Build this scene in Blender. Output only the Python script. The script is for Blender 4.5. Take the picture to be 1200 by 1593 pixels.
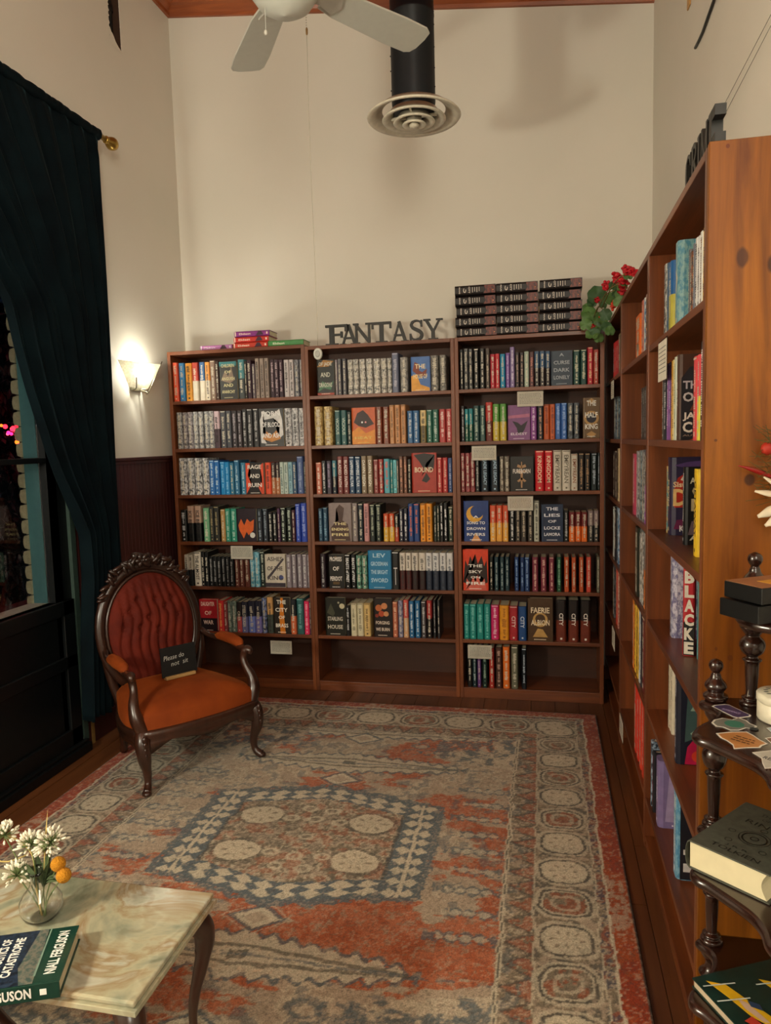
import bpy, bmesh, math, random
import numpy as np
from mathutils import Matrix, Vector
for o in list(bpy.data.objects): bpy.data.objects.remove(o)
SC = bpy.context.scene
COL = SC.collection
random.seed(7)
# ------------------------------------------------------------------ camera
cam_d = bpy.data.cameras.new('camera'); cam = bpy.data.objects.new('camera', cam_d); COL.objects.link(cam)
RT = Vector((0.97697, 0.21169, -0.02685)); UP = Vector((0.00575, 0.09967, 0.995)); FW = Vector((-0.21331, 0.97224, -0.09616))
M = Matrix.Identity(4)
for i in range(3):
    M[i][0] = RT[i]; M[i][1] = UP[i]; M[i][2] = -FW[i]
M[0][3], M[1][3], M[2][3] = 1.35119, -4.08166, 1.48633
cam.matrix_world = M
cam_d.sensor_fit = 'HORIZONTAL'; cam_d.sensor_width = 36.0; cam_d.lens = 36.0 * 1130.0 / 1200.0
cam_d.clip_start = 0.02; cam_d.clip_end = 100
SC.camera = cam
# ------------------------------------------------------------------ world, lights, exposure
SC.view_settings.view_transform = 'Standard'; SC.view_settings.look = 'None'
SC.view_settings.gamma = 1.0; SC.view_settings.use_curve_mapping = False
SC.view_settings.exposure = 0.06
W = bpy.data.worlds.new('night'); SC.world = W; W.use_nodes = True
W.node_tree.nodes['Background'].inputs[0].default_value = (0.010, 0.016, 0.03, 1)
W.node_tree.nodes['Background'].inputs[1].default_value = 0.3
def lamp(name, kind, loc, power, col, size=0.1, rot=None, **kw):
    d = bpy.data.lights.new(name, kind); d.energy = power; d.color = col
    if kind == 'AREA':
        d.shape = 'RECTANGLE'; d.size = size; d.size_y = kw.get('sy', size)
    else: d.shadow_soft_size = size
    if kind == 'SPOT': d.spot_size = kw.get('ang', 1.2); d.spot_blend = .6
    o = bpy.data.objects.new(name, d); COL.objects.link(o); o.location = loc
    if rot: o.rotation_euler = rot
    o['kind'] = 'helper'
    return o
lamp('shop_lamp', 'POINT', (-0.74, -4.0, 1.62), 116, (1.0, 0.94, 0.76), 0.11)
lamp('rear_fill', 'AREA', (1.0, -6.4, 3.3), 10, (1.0, 0.95, 0.82), 2.4, (math.radians(112), 0, math.radians(14)), sy=1.4)  # unseen fill area added behind the camera to lift the upper walls
lamp('side_fill', 'AREA', (1.86, -4.9, 2.7), 125, (1.0, 0.94, 0.77), 1.9, (0, math.radians(90), math.radians(-22)), sy=1.4)  # unseen soft area added at the right to brighten the left wall
lamp('sconce_bulb', 'POINT', (-0.861, -0.30, 1.915), 13, (1.0, 0.97, 0.82), 0.03)

# ------------------------------------------------------------------ materials
def lin(h, g=1.0):
    if isinstance(h, tuple): return tuple(h[:3]) + (1,)
    h = h.lstrip('#'); r = []
    for i in (0, 2, 4):
        c = int(h[i:i+2], 16) / 255.0
        c = c / 12.92 if c <= .04045 else ((c + .055) / 1.055) ** 2.4
        r.append(min(c * g, 0.92))
    return tuple(r) + (1,)
MATS = {}
def base_mat(key):
    m = bpy.data.materials.new(key); m.use_nodes = True; MATS[key] = m
    nt = m.node_tree; b = nt.nodes['Principled BSDF']
    return m, nt, b
def N(nt, t, **kw):
    n = nt.nodes.new(t)
    for k, v in kw.items():
        if k in n.inputs.keys(): n.inputs[k].default_value = v
        else: setattr(n, k, v)
    return n
def L(nt, a, b): nt.links.new(a, b)
def coords(nt, scale=(1, 1, 1), rot=(0, 0, 0), src='Object'):
    t = N(nt, 'ShaderNodeTexCoord'); mp = N(nt, 'ShaderNodeMapping')
    mp.inputs['Scale'].default_value = scale; mp.inputs['Rotation'].default_value = rot
    L(nt, t.outputs[src], mp.inputs['Vector']); return mp.outputs['Vector']
def ramp(nt, fac, stops):
    r = N(nt, 'ShaderNodeValToRGB'); e = r.color_ramp.elements
    e[0].position = stops[0][0]; e[0].color = stops[0][1]
    e[1].position = stops[-1][0]; e[1].color = stops[-1][1]
    for p, c in stops[1:-1]:
        x = e.new(p); x.color = c
    L(nt, fac, r.inputs['Fac']); return r.outputs['Color']
def plain(h, rough=.55, spec=.4, metal=0.0, var=.12, scale=40, bump=0.0, emit=None, sheen=0, g=1.0, coat=0):
    key = 'p_%s_%s_%s_%s_%s_%s_%s' % (h, rough, metal, bump, emit, sheen, coat)
    if key in MATS: return MATS[key]
    m, nt, b = base_mat(key); c = lin(h, g)
    v = coords(nt, (scale,) * 3); no = N(nt, 'ShaderNodeTexNoise'); no.inputs['Scale'].default_value = 1; no.inputs['Detail'].default_value = 3
    L(nt, v, no.inputs['Vector'])
    lo = tuple(x * (1 - var) for x in c[:3]) + (1,); hi = tuple(min(1, x * (1 + var)) for x in c[:3]) + (1,)
    L(nt, ramp(nt, no.outputs['Fac'], [(.3, lo), (.7, hi)]), b.inputs['Base Color'])
    b.inputs['Roughness'].default_value = rough; b.inputs['Metallic'].default_value = metal
    b.inputs['Specular IOR Level'].default_value = spec
    if sheen: b.inputs['Sheen Weight'].default_value = sheen; b.inputs['Sheen Roughness'].default_value = .4
    if coat: b.inputs['Coat Weight'].default_value = coat; b.inputs['Coat Roughness'].default_value = .12
    if bump:
        bp = N(nt, 'ShaderNodeBump'); bp.inputs['Strength'].default_value = bump; bp.inputs['Distance'].default_value = .01
        L(nt, no.outputs['Fac'], bp.inputs['Height']); L(nt, bp.outputs['Normal'], b.inputs['Normal'])
    if emit:
        b.inputs['Emission Color'].default_value = c; b.inputs['Emission Strength'].default_value = emit
    return m
def mottle(h1, h2, scale=95):
    key = 'm_%s_%s' % (h1, h2)
    if key in MATS: return MATS[key]
    m, nt, b = base_mat(key)
    v = coords(nt, (scale, scale, scale * .6)); no = N(nt, 'ShaderNodeTexNoise'); no.inputs['Scale'].default_value = 1; no.inputs['Detail'].default_value = 4
    no.inputs['Roughness'].default_value = .65
    L(nt, v, no.inputs['Vector'])
    L(nt, ramp(nt, no.outputs['Fac'], [(.42, lin(h1)), (.58, lin(h2))]), b.inputs['Base Color'])
    b.inputs['Roughness'].default_value = .4
    return m
def wood(key, c1, c2, c3=None, axis='z', rough=.38, scale=1.0, coat=.15, knots=(), spec=.5):
    if key in MATS: return MATS[key]
    m, nt, b = base_mat(key)
    s = [26 * scale] * 3; s['xyz'.index(axis)] = 1.6 * scale
    v = coords(nt, tuple(s)); no = N(nt, 'ShaderNodeTexNoise'); no.inputs['Scale'].default_value = 1; no.inputs['Detail'].default_value = 5
    no.inputs['Roughness'].default_value = .6; no.inputs['Distortion'].default_value = .6
    L(nt, v, no.inputs['Vector'])
    s2 = [3.0 * scale] * 3; s2['xyz'.index(axis)] = .9 * scale
    v2 = coords(nt, tuple(s2)); n2 = N(nt, 'ShaderNodeTexNoise'); n2.inputs['Scale'].default_value = 1; n2.inputs['Detail'].default_value = 3
    L(nt, v2, n2.inputs['Vector'])
    col = ramp(nt, no.outputs['Fac'], [(.3, lin(c1)), (.72, lin(c2))])
    mx = N(nt, 'ShaderNodeMix', data_type='RGBA', blend_type='MIX')
    f = ramp(nt, n2.outputs['Fac'], [(.42, (0, 0, 0, 1)), (.68, (.75, .75, .75, 1))])
    L(nt, f, mx.inputs[0]); L(nt, col, mx.inputs[6]); mx.inputs[7].default_value = lin(c3 or c1)
    out = mx.outputs[2]
    if knots:
        tc = N(nt, 'ShaderNodeTexCoord'); 
        for (kx, kz, rx, rz, kc) in knots:
            mp = N(nt, 'ShaderNodeMapping'); mp.vector_type = 'TEXTURE'
            mp.inputs['Location'].default_value = (kx, 0, kz); mp.inputs['Scale'].default_value = (rx, 1e3, rz)
            L(nt, tc.outputs['Object'], mp.inputs['Vector'])
            ln = N(nt, 'ShaderNodeVectorMath', operation='LENGTH'); L(nt, mp.outputs['Vector'], ln.inputs[0])
            ad = N(nt, 'ShaderNodeMath', operation='ADD'); L(nt, ln.outputs['Value'], ad.inputs[0]); 
            ml = N(nt, 'ShaderNodeMath', operation='MULTIPLY'); L(nt, no.outputs['Fac'], ml.inputs[0]); ml.inputs[1].default_value = .5
            L(nt, ml.outputs[0], ad.inputs[1])
            k = N(nt, 'ShaderNodeMix', data_type='RGBA')
            L(nt, ramp(nt, ad.outputs[0], [(.8, (.85, .85, .85, 1)), (1.0, (.5, .5, .5, 1)), (1.0, (0, 0, 0, 1))]) if 0 else ramp(nt, ad.outputs[0], [(.75, (.8, .8, .8, 1)), (.98, (0, 0, 0, 1))]), k.inputs[0])
            L(nt, out, k.inputs[6]); k.inputs[7].default_value = lin(kc); out = k.outputs[2]
    L(nt, out, b.inputs['Base Color']); b.inputs['Roughness'].default_value = rough; b.inputs['Specular IOR Level'].default_value = spec
    b.inputs['Coat Weight'].default_value = coat; b.inputs['Coat Roughness'].default_value = .2
    bp = N(nt, 'ShaderNodeBump'); bp.inputs['Strength'].default_value = .12; bp.inputs['Distance'].default_value = .003
    L(nt, no.outputs['Fac'], bp.inputs['Height']); L(nt, bp.outputs['Normal'], b.inputs['Normal'])
    return m
def glass(key, tint=(1, 1, 1, 1), rough=0.0):
    if key in MATS: return MATS[key]
    m, nt, b = base_mat(key)
    b.inputs['Base Color'].default_value = tint; b.inputs['Transmission Weight'].default_value = 1; b.inputs['Roughness'].default_value = rough
    b.inputs['IOR'].default_value = 1.45
    return m
def book_mat(spec):
    if '~' in spec:
        a, c = spec.split('~'); return mottle(a, c)
    return plain(spec, rough=.42, var=.10, g=1.0)

# ------------------------------------------------------------------ mesh helpers
from mathutils.geometry import tessellate_polygon
def tess(pts):
    return [tuple(f) for f in tessellate_polygon([[Vector(p) for p in pts]])]
def smooth_prof(P, k=3):
    out = []
    for i in range(len(P) - 1):
        p0, p1, p2, p3 = P[max(i - 1, 0)], P[i], P[i + 1], P[min(i + 2, len(P) - 1)]
        for j in range(k):
            t = j / k; q = [.5 * (2 * p1[c] + (p2[c] - p0[c]) * t + (2 * p0[c] - 5 * p1[c] + 4 * p2[c] - p3[c]) * t * t + (3 * p1[c] - p0[c] - 3 * p2[c] + p3[c]) * t ** 3) for c in (0, 1)]
            out.append((max(q[0], 0), q[1]))
    return out + [P[-1]]
class MB:
    def __init__(s): s.v = []; s.f = []; s.m = []; s.mats = []; s.smooth = []
    def mi(s, m):
        if m not in s.mats: s.mats.append(m)
        return s.mats.index(m)
    def add(s, vs, fs, m, T=None, smooth=False):
        k = len(s.v)
        for p in vs:
            p = Vector(p)
            if T is not None: p = T @ p
            s.v.append(tuple(p))
        i = s.mi(m)
        for f in fs: s.f.append(tuple(k + a for a in f)); s.m.append(i); s.smooth.append(smooth)
    def box(s, x0, x1, y0, y1, z0, z1, m, T=None):
        vs = [(x, y, z) for x in (x0, x1) for y in (y0, y1) for z in (z0, z1)]
        s.add(vs, [(0, 1, 3, 2), (4, 6, 7, 5), (0, 4, 5, 1), (2, 3, 7, 6), (0, 2, 6, 4), (1, 5, 7, 3)], m, T)
    def prism(s, pts, y0, y1, m, T=None):          # polygon in x,z extruded in y
        n = len(pts); vs = [(p[0], y0, p[1]) for p in pts] + [(p[0], y1, p[1]) for p in pts]
        fs = [tuple(range(n)), tuple(range(2 * n - 1, n - 1, -1))] + [(i, i + n, (i + 1) % n + n, (i + 1) % n) for i in range(n)]
        s.add(vs, fs, m, T)
    def slab(s, pts, z0, z1, m, T=None):           # polygon in x,y extruded in z
        n = len(pts); vs = [(p[0], p[1], z0) for p in pts] + [(p[0], p[1], z1) for p in pts]
        fs = [tuple(range(n - 1, -1, -1)), tuple(range(n, 2 * n))] + [(i, (i + 1) % n, (i + 1) % n + n, i + n) for i in range(n)]
        s.add(vs, fs, m, T)
    def lathe(s, prof, c, m, n=20, T=None, ax='z'):
        vs = []; fs = []
        for r, h in prof:
            for i in range(n):
                a = 2 * math.pi * i / n
                p = (r * math.cos(a), r * math.sin(a), h)
                if ax == 'y': p = (p[0], p[2], p[1])
                if ax == 'x': p = (p[2], p[0], p[1])
                vs.append((c[0] + p[0], c[1] + p[1], c[2] + p[2]))
        for j in range(len(prof) - 1):
            for i in range(n): fs.append((j * n + i, j * n + (i + 1) % n, (j + 1) * n + (i + 1) % n, (j + 1) * n + i))
        fs.append(tuple(range(n - 1, -1, -1))); fs.append(tuple((len(prof) - 1) * n + i for i in range(n)))
        s.add(vs, fs, m, T, True)
    def tube(s, pts, rad, m, n=10, T=None, sub=4, flat=1.0, closed=False):
        P = [Vector(p) for p in pts]; R = rad if isinstance(rad, (list, tuple)) else [rad] * len(P)
        Q = []; RR = []
        K = len(P)
        if sub > 1 and K > 2:
            for i in range(K if closed else K - 1):
                p0 = P[(i - 1) % K] if closed else P[max(i - 1, 0)]; p1 = P[i]; p2 = P[(i + 1) % K]; p3 = P[(i + 2) % K] if closed else P[min(i + 2, K - 1)]
                for j in range(sub):
                    t = j / sub
                    Q.append(.5 * ((2 * p1) + (p2 - p0) * t + (2 * p0 - 5 * p1 + 4 * p2 - p3) * t * t + (3 * p1 - p0 - 3 * p2 + p3) * t ** 3))
                    tt = t * t * (3 - 2 * t); RR.append(R[i] * (1 - tt) + R[(i + 1) % K] * tt)
            if not closed: Q.append(P[-1]); RR.append(R[-1])
        else: Q = P; RR = R
        K = len(Q); vs = []; fs = []; nrm = None
        for i in range(K):
            if closed: t = Q[(i + 1) % K] - Q[(i - 1) % K]
            else: t = Q[min(i + 1, K - 1)] - Q[max(i - 1, 0)]
            t.normalize()
            if nrm is None: nrm = t.orthogonal().normalized() if abs(t.z) < .9 else (Vector((1, 0, 0)) - t * t.x).normalized()
            nrm = (nrm - t * nrm.dot(t)).normalized(); bn = t.cross(nrm)
            for j in range(n):
                a = 2 * math.pi * j / n; vs.append(Q[i] + (nrm * math.cos(a) + bn * math.sin(a) * flat) * RR[i])
        for i in range(K if closed else K - 1):
            for j in range(n): fs.append((i * n + j, i * n + (j + 1) % n, ((i + 1) % K) * n + (j + 1) % n, ((i + 1) % K) * n + j))
        if not closed: fs.append(tuple(range(n - 1, -1, -1))); fs.append(tuple((K - 1) * n + j for j in range(n)))
        s.add(vs, fs, m, T, True)
    def ball(s, c, r, m, n=8, k=6, sc=(1, 1, 1), T=None, rot=None):
        vs = [(0, 0, 1)]; fs = []
        for j in range(1, k):
            a = math.pi * j / k
            for i in range(n):
                b = 2 * math.pi * i / n; vs.append((math.sin(a) * math.cos(b), math.sin(a) * math.sin(b), math.cos(a)))
        vs.append((0, 0, -1)); e = len(vs) - 1
        for i in range(n): fs.append((0, 1 + i, 1 + (i + 1) % n)); fs.append((e, e - n + (i + 1) % n, e - n + i))
        for j in range(k - 2):
            for i in range(n): fs.append((1 + j * n + i, 1 + (j + 1) * n + i, 1 + (j + 1) * n + (i + 1) % n, 1 + j * n + (i + 1) % n))
        q = [Vector((v[0] * r * sc[0], v[1] * r * sc[1], v[2] * r * sc[2])) for v in vs]
        if rot is not None: q = [rot @ v for v in q]
        s.add([(v.x + c[0], v.y + c[1], v.z + c[2]) for v in q], fs, m, T, True)
    def build(s, name, parent=None, bevel=0, kind=None, loc=None):
        me = bpy.data.meshes.new(name); me.from_pydata(s.v, [], s.f)
        for m in s.mats: me.materials.append(m)
        me.polygons.foreach_set('material_index', s.m); me.polygons.foreach_set('use_smooth', s.smooth); me.update()
        o = bpy.data.objects.new(name, me); COL.objects.link(o)
        if parent: o.parent = parent
        if loc: o.location = loc
        if bevel:
            b = o.modifiers.new('bevel', 'BEVEL'); b.width = bevel; b.segments = 2; b.limit_method = 'ANGLE'
        if kind: o['kind'] = kind
        return o
def tag(o, label=None, cat=None, group=None, kind=None):
    if label: o['label'] = label
    if cat: o['category'] = cat
    if group: o['group'] = group
    if kind: o['kind'] = kind
    return o
def thing(name, label, cat, loc=(0, 0, 0), rz=0, group=None, rot=None):
    o = bpy.data.objects.new(name, None); COL.objects.link(o); o.location = loc; o.rotation_euler = rot or (0, 0, rz)
    o.empty_display_size = .05
    return tag(o, label, cat, group)
TXT = {}
def text_shape(s, bold=.0):
    k = (s, bold)
    if k in TXT: return TXT[k]
    cu = bpy.data.curves.new('t', 'FONT'); cu.body = s; cu.resolution_u = 2; cu.offset = bold
    ob = bpy.data.objects.new('t', cu); COL.objects.link(ob)
    bpy.context.view_layer.update()
    dg = bpy.context.evaluated_depsgraph_get(); me = ob.evaluated_get(dg).to_mesh()
    vs = [tuple(v.co) for v in me.vertices]; fs = [tuple(p.vertices) for p in me.polygons]
    ob.evaluated_get(dg).to_mesh_clear(); bpy.data.objects.remove(ob)
    xs = [v[0] for v in vs] or [0]; ys = [v[1] for v in vs] or [0]
    x0, x1, y0, y1 = min(xs), max(xs), min(ys), max(ys)
    r = ([((v[0] - x0) / max(x1 - x0, 1e-6), (v[1] - y0) / max(y1 - y0, 1e-6)) for v in vs], fs, (x1 - x0) / max(y1 - y0, 1e-6))
    TXT[k] = r; return r
def put_text(mb, s, o, u, v, w, h, m, bold=.012, keep=False):
    """flat lettering filling a w x h box; o origin, u text direction, v up direction (unit vectors)"""
    vs, fs, asp = text_shape(s, bold); o = Vector(o); u = Vector(u); v = Vector(v)
    if keep:
        if asp * h < w: o = o + u * (w - asp * h) / 2; w = asp * h
    mb.add([o + u * (a * w) + v * (b * h) for a, b in vs], fs, m)
def sweepS(pts, w):
    """ribbon polygon quads along pts"""
    out = []
    for i, p in enumerate(pts):
        a = pts[max(i - 1, 0)]; b = pts[min(i + 1, len(pts) - 1)]
        dx, dy = b[0] - a[0], b[1] - a[1]; l = math.hypot(dx, dy) or 1
        ww = w[i] if isinstance(w, list) else w
        out.append(((p[0] - dy / l * ww / 2, p[1] + dx / l * ww / 2), (p[0] + dy / l * ww / 2, p[1] - dx / l * ww / 2)))
    return out
ORD = 'zeroth first second third fourth fifth sixth seventh eighth ninth tenth eleventh twelfth thirteenth fourteenth fifteenth sixteenth seventeenth eighteenth nineteenth twentieth twenty-first twenty-second twenty-third twenty-fourth twenty-fifth twenty-sixth'.split()
def colour_name(h):
    r, g, b = [int(h[i:i+2], 16) / 255 for i in (0, 2, 4)]
    mx, mn = max(r, g, b), min(r, g, b); s = (mx - mn) / (mx + 1e-6)
    if mx < .16: return 'black'
    if s < .14: return 'white' if mx > .78 else 'pale grey' if mx > .55 else 'grey' if mx > .3 else 'charcoal'
    d = mx - mn
    hu = (60 * ((g - b) / d) if mx == r else 60 * ((b - r) / d) + 120 if mx == g else 60 * ((r - g) / d) + 240) % 360
    if s < .32:
        if mx > .7: return 'cream' if hu < 80 else 'pale blue' if hu < 260 else 'pale pink'
        if mx < .3: return 'black'
        return 'taupe' if hu < 60 or hu > 300 else 'slate'
    if mx < .24: return 'very dark ' + ('brown' if hu < 50 or hu > 320 else 'green' if hu < 170 else 'blue')
    if hu < 14 or hu > 345: return 'dark red' if mx < .55 else 'red'
    if hu < 32: return 'brown' if mx < .62 else 'orange'
    if hu < 62: return 'olive brown' if mx < .5 else 'tan' if s < .55 else 'golden yellow'
    if hu < 165: return 'dark green' if mx < .4 else 'green'
    if hu < 200: return 'dark teal' if mx < .4 else 'teal'
    if hu < 255: return 'navy' if mx < .45 else 'blue'
    if hu < 310: return 'purple'
    return 'pink' if mx > .55 else 'plum'

# ------------------------------------------------------------------ palette
WALL = base_mat('wall_paint')[0]
_nt = WALL.node_tree; _b = _nt.nodes['Principled BSDF']
_n = N(_nt, 'ShaderNodeTexNoise'); _n.inputs['Scale'].default_value = 1.3; _n.inputs['Detail'].default_value = 4; L(_nt, coords(_nt), _n.inputs['Vector'])
L(_nt, ramp(_nt, _n.outputs['Fac'], [(.3, lin('E0DCCF')), (.7, lin('E7E2D6'))]), _b.inputs['Base Color']); _b.inputs['Roughness'].default_value = .6; _b.inputs['Specular IOR Level'].default_value = .25
_n2 = N(_nt, 'ShaderNodeTexNoise'); _n2.inputs['Scale'].default_value = 60; L(_nt, coords(_nt), _n2.inputs['Vector'])
_bp = N(_nt, 'ShaderNodeBump'); _bp.inputs['Strength'].default_value = .06; _bp.inputs['Distance'].default_value = .004
L(_nt, _n2.outputs['Fac'], _bp.inputs['Height']); L(_nt, _bp.outputs['Normal'], _b.inputs['Normal'])
CASE = wood('case_wood', '5A2E17', '8A4A22', '4A2412', 'x', rough=.42)
CASEV = wood('case_wood_upright', '5E3018', '8E4E25', '4A2412', 'z', rough=.42)
CASEB = wood('case_back_wood', '3E2010', '5A301A', '30190d', 'x', rough=.55, coat=0)
FLOORW = wood('floor_wood', '5A3218', '7A4A26', '3c2010', 'y', rough=.45, scale=.8)
CEILW = wood('ceiling_wood', '8A4420', 'B05E2E', '703418', 'x', rough=.4)
CHERRY = wood('carved_walnut', '2A1710', '452618', '1c0f0a', 'z', rough=.32, coat=.35)
ETAG = wood('dark_mahogany', '1E0E08', '34180E', '160a06', 'z', rough=.25, coat=.6)
DARKP = plain('060A0C', rough=.5, var=.3)
BLACKM = plain('121516', rough=.45)
PEW = wood('wainscot_wood', '38110E', '501A14', '2a0c0a', 'z', rough=.5, coat=.1)
YW, XL, XR = .33, -.916, 1.95
def zc(x): return 4.148 - .115 * (x - XL)

# ------------------------------------------------------------------ room shell
def struct(mb, name, parent=None, bevel=0): return tag(mb.build(name, parent, bevel), kind='structure')
mb = MB(); mb.prism([(XL - .12, -.1), (XR + .12, -.1), (XR + .12, zc(XR) + .2), (XL - .12, zc(XL) + .2)], YW, YW + .12, WALL); struct(mb, 'wall_back')
mb = MB(); mb.box(XR, XR + .12, -7.5, YW, -.1, 4.3, WALL); struct(mb, 'wall_right')
mb = MB(); mb.box(XL - .12, XR + .12, -7.62, -7.5, -.1, 4.3, WALL); struct(mb, 'wall_front')
# left wall with the window opening and the long slot cut high up in the plaster
WY0, WY1, WZ0, WZ1 = -2.55, -1.12, .77, 2.85
SY0, SY1, SZ0 = -.345, -.235, 3.665
mb = MB(); w0, w1 = XL - .12, XL
mb.box(w0, w1, -7.5, WY0, -.1, 4.35, WALL); mb.box(w0, w1, WY0, WY1, -.1, WZ0, WALL); mb.box(w0, w1, WY0, WY1, WZ1, 4.35, WALL)
mb.box(w0, w1, WY1, SY0, -.1, 4.35, WALL); mb.box(w0, w1, SY0, SY1, -.1, SZ0, WALL); mb.box(w0, w1, SY1, YW, -.1, 4.35, WALL)
wl = struct(mb, 'wall_left')
# slot dressing: ragged plaster lip, linings and pipe coloured black for the shade inside
r = random.Random(3); lip = MB(); PL = plain('E6DCCB', rough=.8)
for side, y in ((1, SY0), (-1, SY1)):
    z = SZ0 + .02
    while z < 4.14:
        h = r.uniform(.010, .03); d = r.uniform(.001, .004) if side > 0 else r.uniform(.0005, .002)
        lip.add([(XL + .001, y - side * .002, z), (XL + .003, y + side * d, z + h * .4), (XL + .001, y - side * .002, z + h), (XL - .004, y + side * d, z + h * .5)], [(0, 1, 2), (0, 3, 1), (1, 3, 2)], PL); z += h * r.uniform(.8, 2)
prev = None; pts = []
for i in range(10):
    t = i / 9; pts.append((SY0 + (SY1 - SY0) * t, SZ0 + .075 * (1 - t) ** 1.6 + r.uniform(-.006, .006)))
lip.add([(XL + .002, SY0 - .004, SZ0 - .004)] + [(XL + .002, p[0], p[1]) for p in pts] + [(XL + .002, SY1 + .004, SZ0 - .01)], [(0, i, i + 1) for i in range(1, 11)], WALL)
lip.add([(XL + .004, p[0], p[1]) for p in pts] + [(XL + .003, p[0], p[1] - .006) for p in pts], [(i, i + 1, i + 11, i + 10) for i in range(9)], PL)
struct(lip, 'plaster_lip', wl)
mb = MB(); mb.box(XL - .16, XL - .125, SY0 - .1, SY1 + .1, SZ0 - .1, 4.35, BLACKM); mb.box(XL - .125, XL - .11, SY0, SY1, SZ0, 4.3, DARKP); mb.box(XL - .045, XL - .002, SY1 - .004, SY1 + .001, SZ0 + .01, 4.3, plain('4A3426', rough=.7)); mb.box(XL - .13, XL - .045, SY1 - .004, SY1 + .001, SZ0 + .0, 4.3, BLACKM); mb.box(XL - .13, XL - .002, SY0 - .001, SY0 + .004, SZ0 + .05, 4.3, BLACKM); struct(mb, 'dark_cavity_lining', wl)
pipe = MB(); pipe.tube([(XL - .05, SY1 - .03, SZ0 + .09), (XL - .05, SY1 - .03, 4.25)], .02, plain('14100E', rough=.5), sub=1, n=12)
pipe.lathe([(.02, 0), (.026, .005), (.026, .04), (.02, .045)], (XL - .05, SY1 - .03, SZ0 + .2), plain('14100E', rough=.5)); struct(pipe, 'pipe', wl)
# ceiling boards and crown moulding
ce = MB(); ce.add([(XL - .12, -7.5, zc(XL) + .13), (XR + .12, -7.5, zc(XR) + .13), (XR + .12, YW + .12, zc(XR) + .13), (XL - .12, YW + .12, zc(XL) + .13)], [(0, 1, 2, 3)], plain('2a140a')); ceil = struct(ce, 'ceiling')
T0 = Matrix.Translation((XL, 0, zc(XL))) @ Matrix.Rotation(math.atan(.115), 4, 'Y')
yy = YW + .1; i = 0
while yy > -7.4:
    mb = MB(); mb.box(-.13, 3.02, yy - .1385, yy, .06, .08, CEILW, T0); o = struct(mb, 'ceiling_plank', ceil); yy -= .14
for k, (a, bq, cq, dq) in enumerate(((0, .02, .0, .06), (.0, .05, .03, .06), (.0, .07, .045, .06))):
    pass
mb = MB()
prof = [(0, -.005), (-.018, -.005), (-.022, .012), (-.045, .03), (-.055, .04), (-.075, .045), (-.08, .062), (0, .062)]
vs = [T0 @ Vector((x, YW + p, q)) for x in (-.12, 3.02) for p, q in prof]; n = len(prof)
mb.add(vs, [tuple(range(n)), tuple(range(2 * n - 1, n - 1, -1))] + [(i, i + n, (i + 1) % n + n, (i + 1) % n) for i in range(n)], CEILW); struct(mb, 'trim_1')
mb = MB(); vs = [(XL - p, y, zc(XL) + q) for y in (-7.5, YW) for p, q in prof]
mb.add(vs, [tuple(range(n)), tuple(range(2 * n - 1, n - 1, -1))] + [(i, i + n, (i + 1) % n + n, (i + 1) % n) for i in range(n)], CEILW); struct(mb, 'trim_2')
# floor planks
mb = MB(); mb.box(XL - .1, XR + .1, -7.5, YW, -.06, -.02, plain('1a0e08')); fl = struct(mb, 'floor')
x = XL - .02; r = random.Random(5)
while x < XR:
    y = YW - r.uniform(0, .8); first = True; ys = [YW]
    while ys[-1] > -7.4: ys.append(ys[-1] - r.uniform(1.6, 2.6))
    for a, c in zip(ys, ys[1:]):
        mb = MB(); dz = r.uniform(-.0015, .0); mb.box(x + .001, x + .129, c + .001, a - .001, -.021, dz, FLOORW); o = struct(mb, 'floorboard', fl)
    x += .13
# wainscot on the left wall
ws = MB(); ws.box(XL, XL + .010, -1.0, YW, .0, 1.42, plain('1C0A07', rough=.7)); wsc = struct(ws, 'trim_3')
bead = MB(); y = -1.0
while y < YW - .01:
    bead.add([(XL + .010, y, .1), (XL + .0118, y + .003, .1), (XL + .0118, y + .032, .1), (XL + .010, y + .034, .1), (XL + .010, y, 1.415), (XL + .0118, y + .003, 1.415), (XL + .0118, y + .032, 1.415), (XL + .010, y + .034, 1.415)],
             [(0, 1, 5, 4), (1, 2, 6, 5), (2, 3, 7, 6)], PEW); y += .037
tag(bead.build('beadboard', wsc), 'narrow vertical beads', kind='stuff')
mb = MB(); mb.box(XL, XL + .032, -1.0, YW, 1.42, 1.437, PEW); mb.box(XL, XL + .022, -1.0, YW, 1.40, 1.42, PEW); struct(mb, 'chair_rail', wsc, .004)
mb = MB(); mb.box(XL, XL + .02, -1.0, YW, 0, .12, PEW); struct(mb, 'baseboard_left', None, .004)
mb = MB(); mb.box(XL, XR, YW - .015, YW, 0, .12, PEW); struct(mb, 'baseboard_back')
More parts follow.
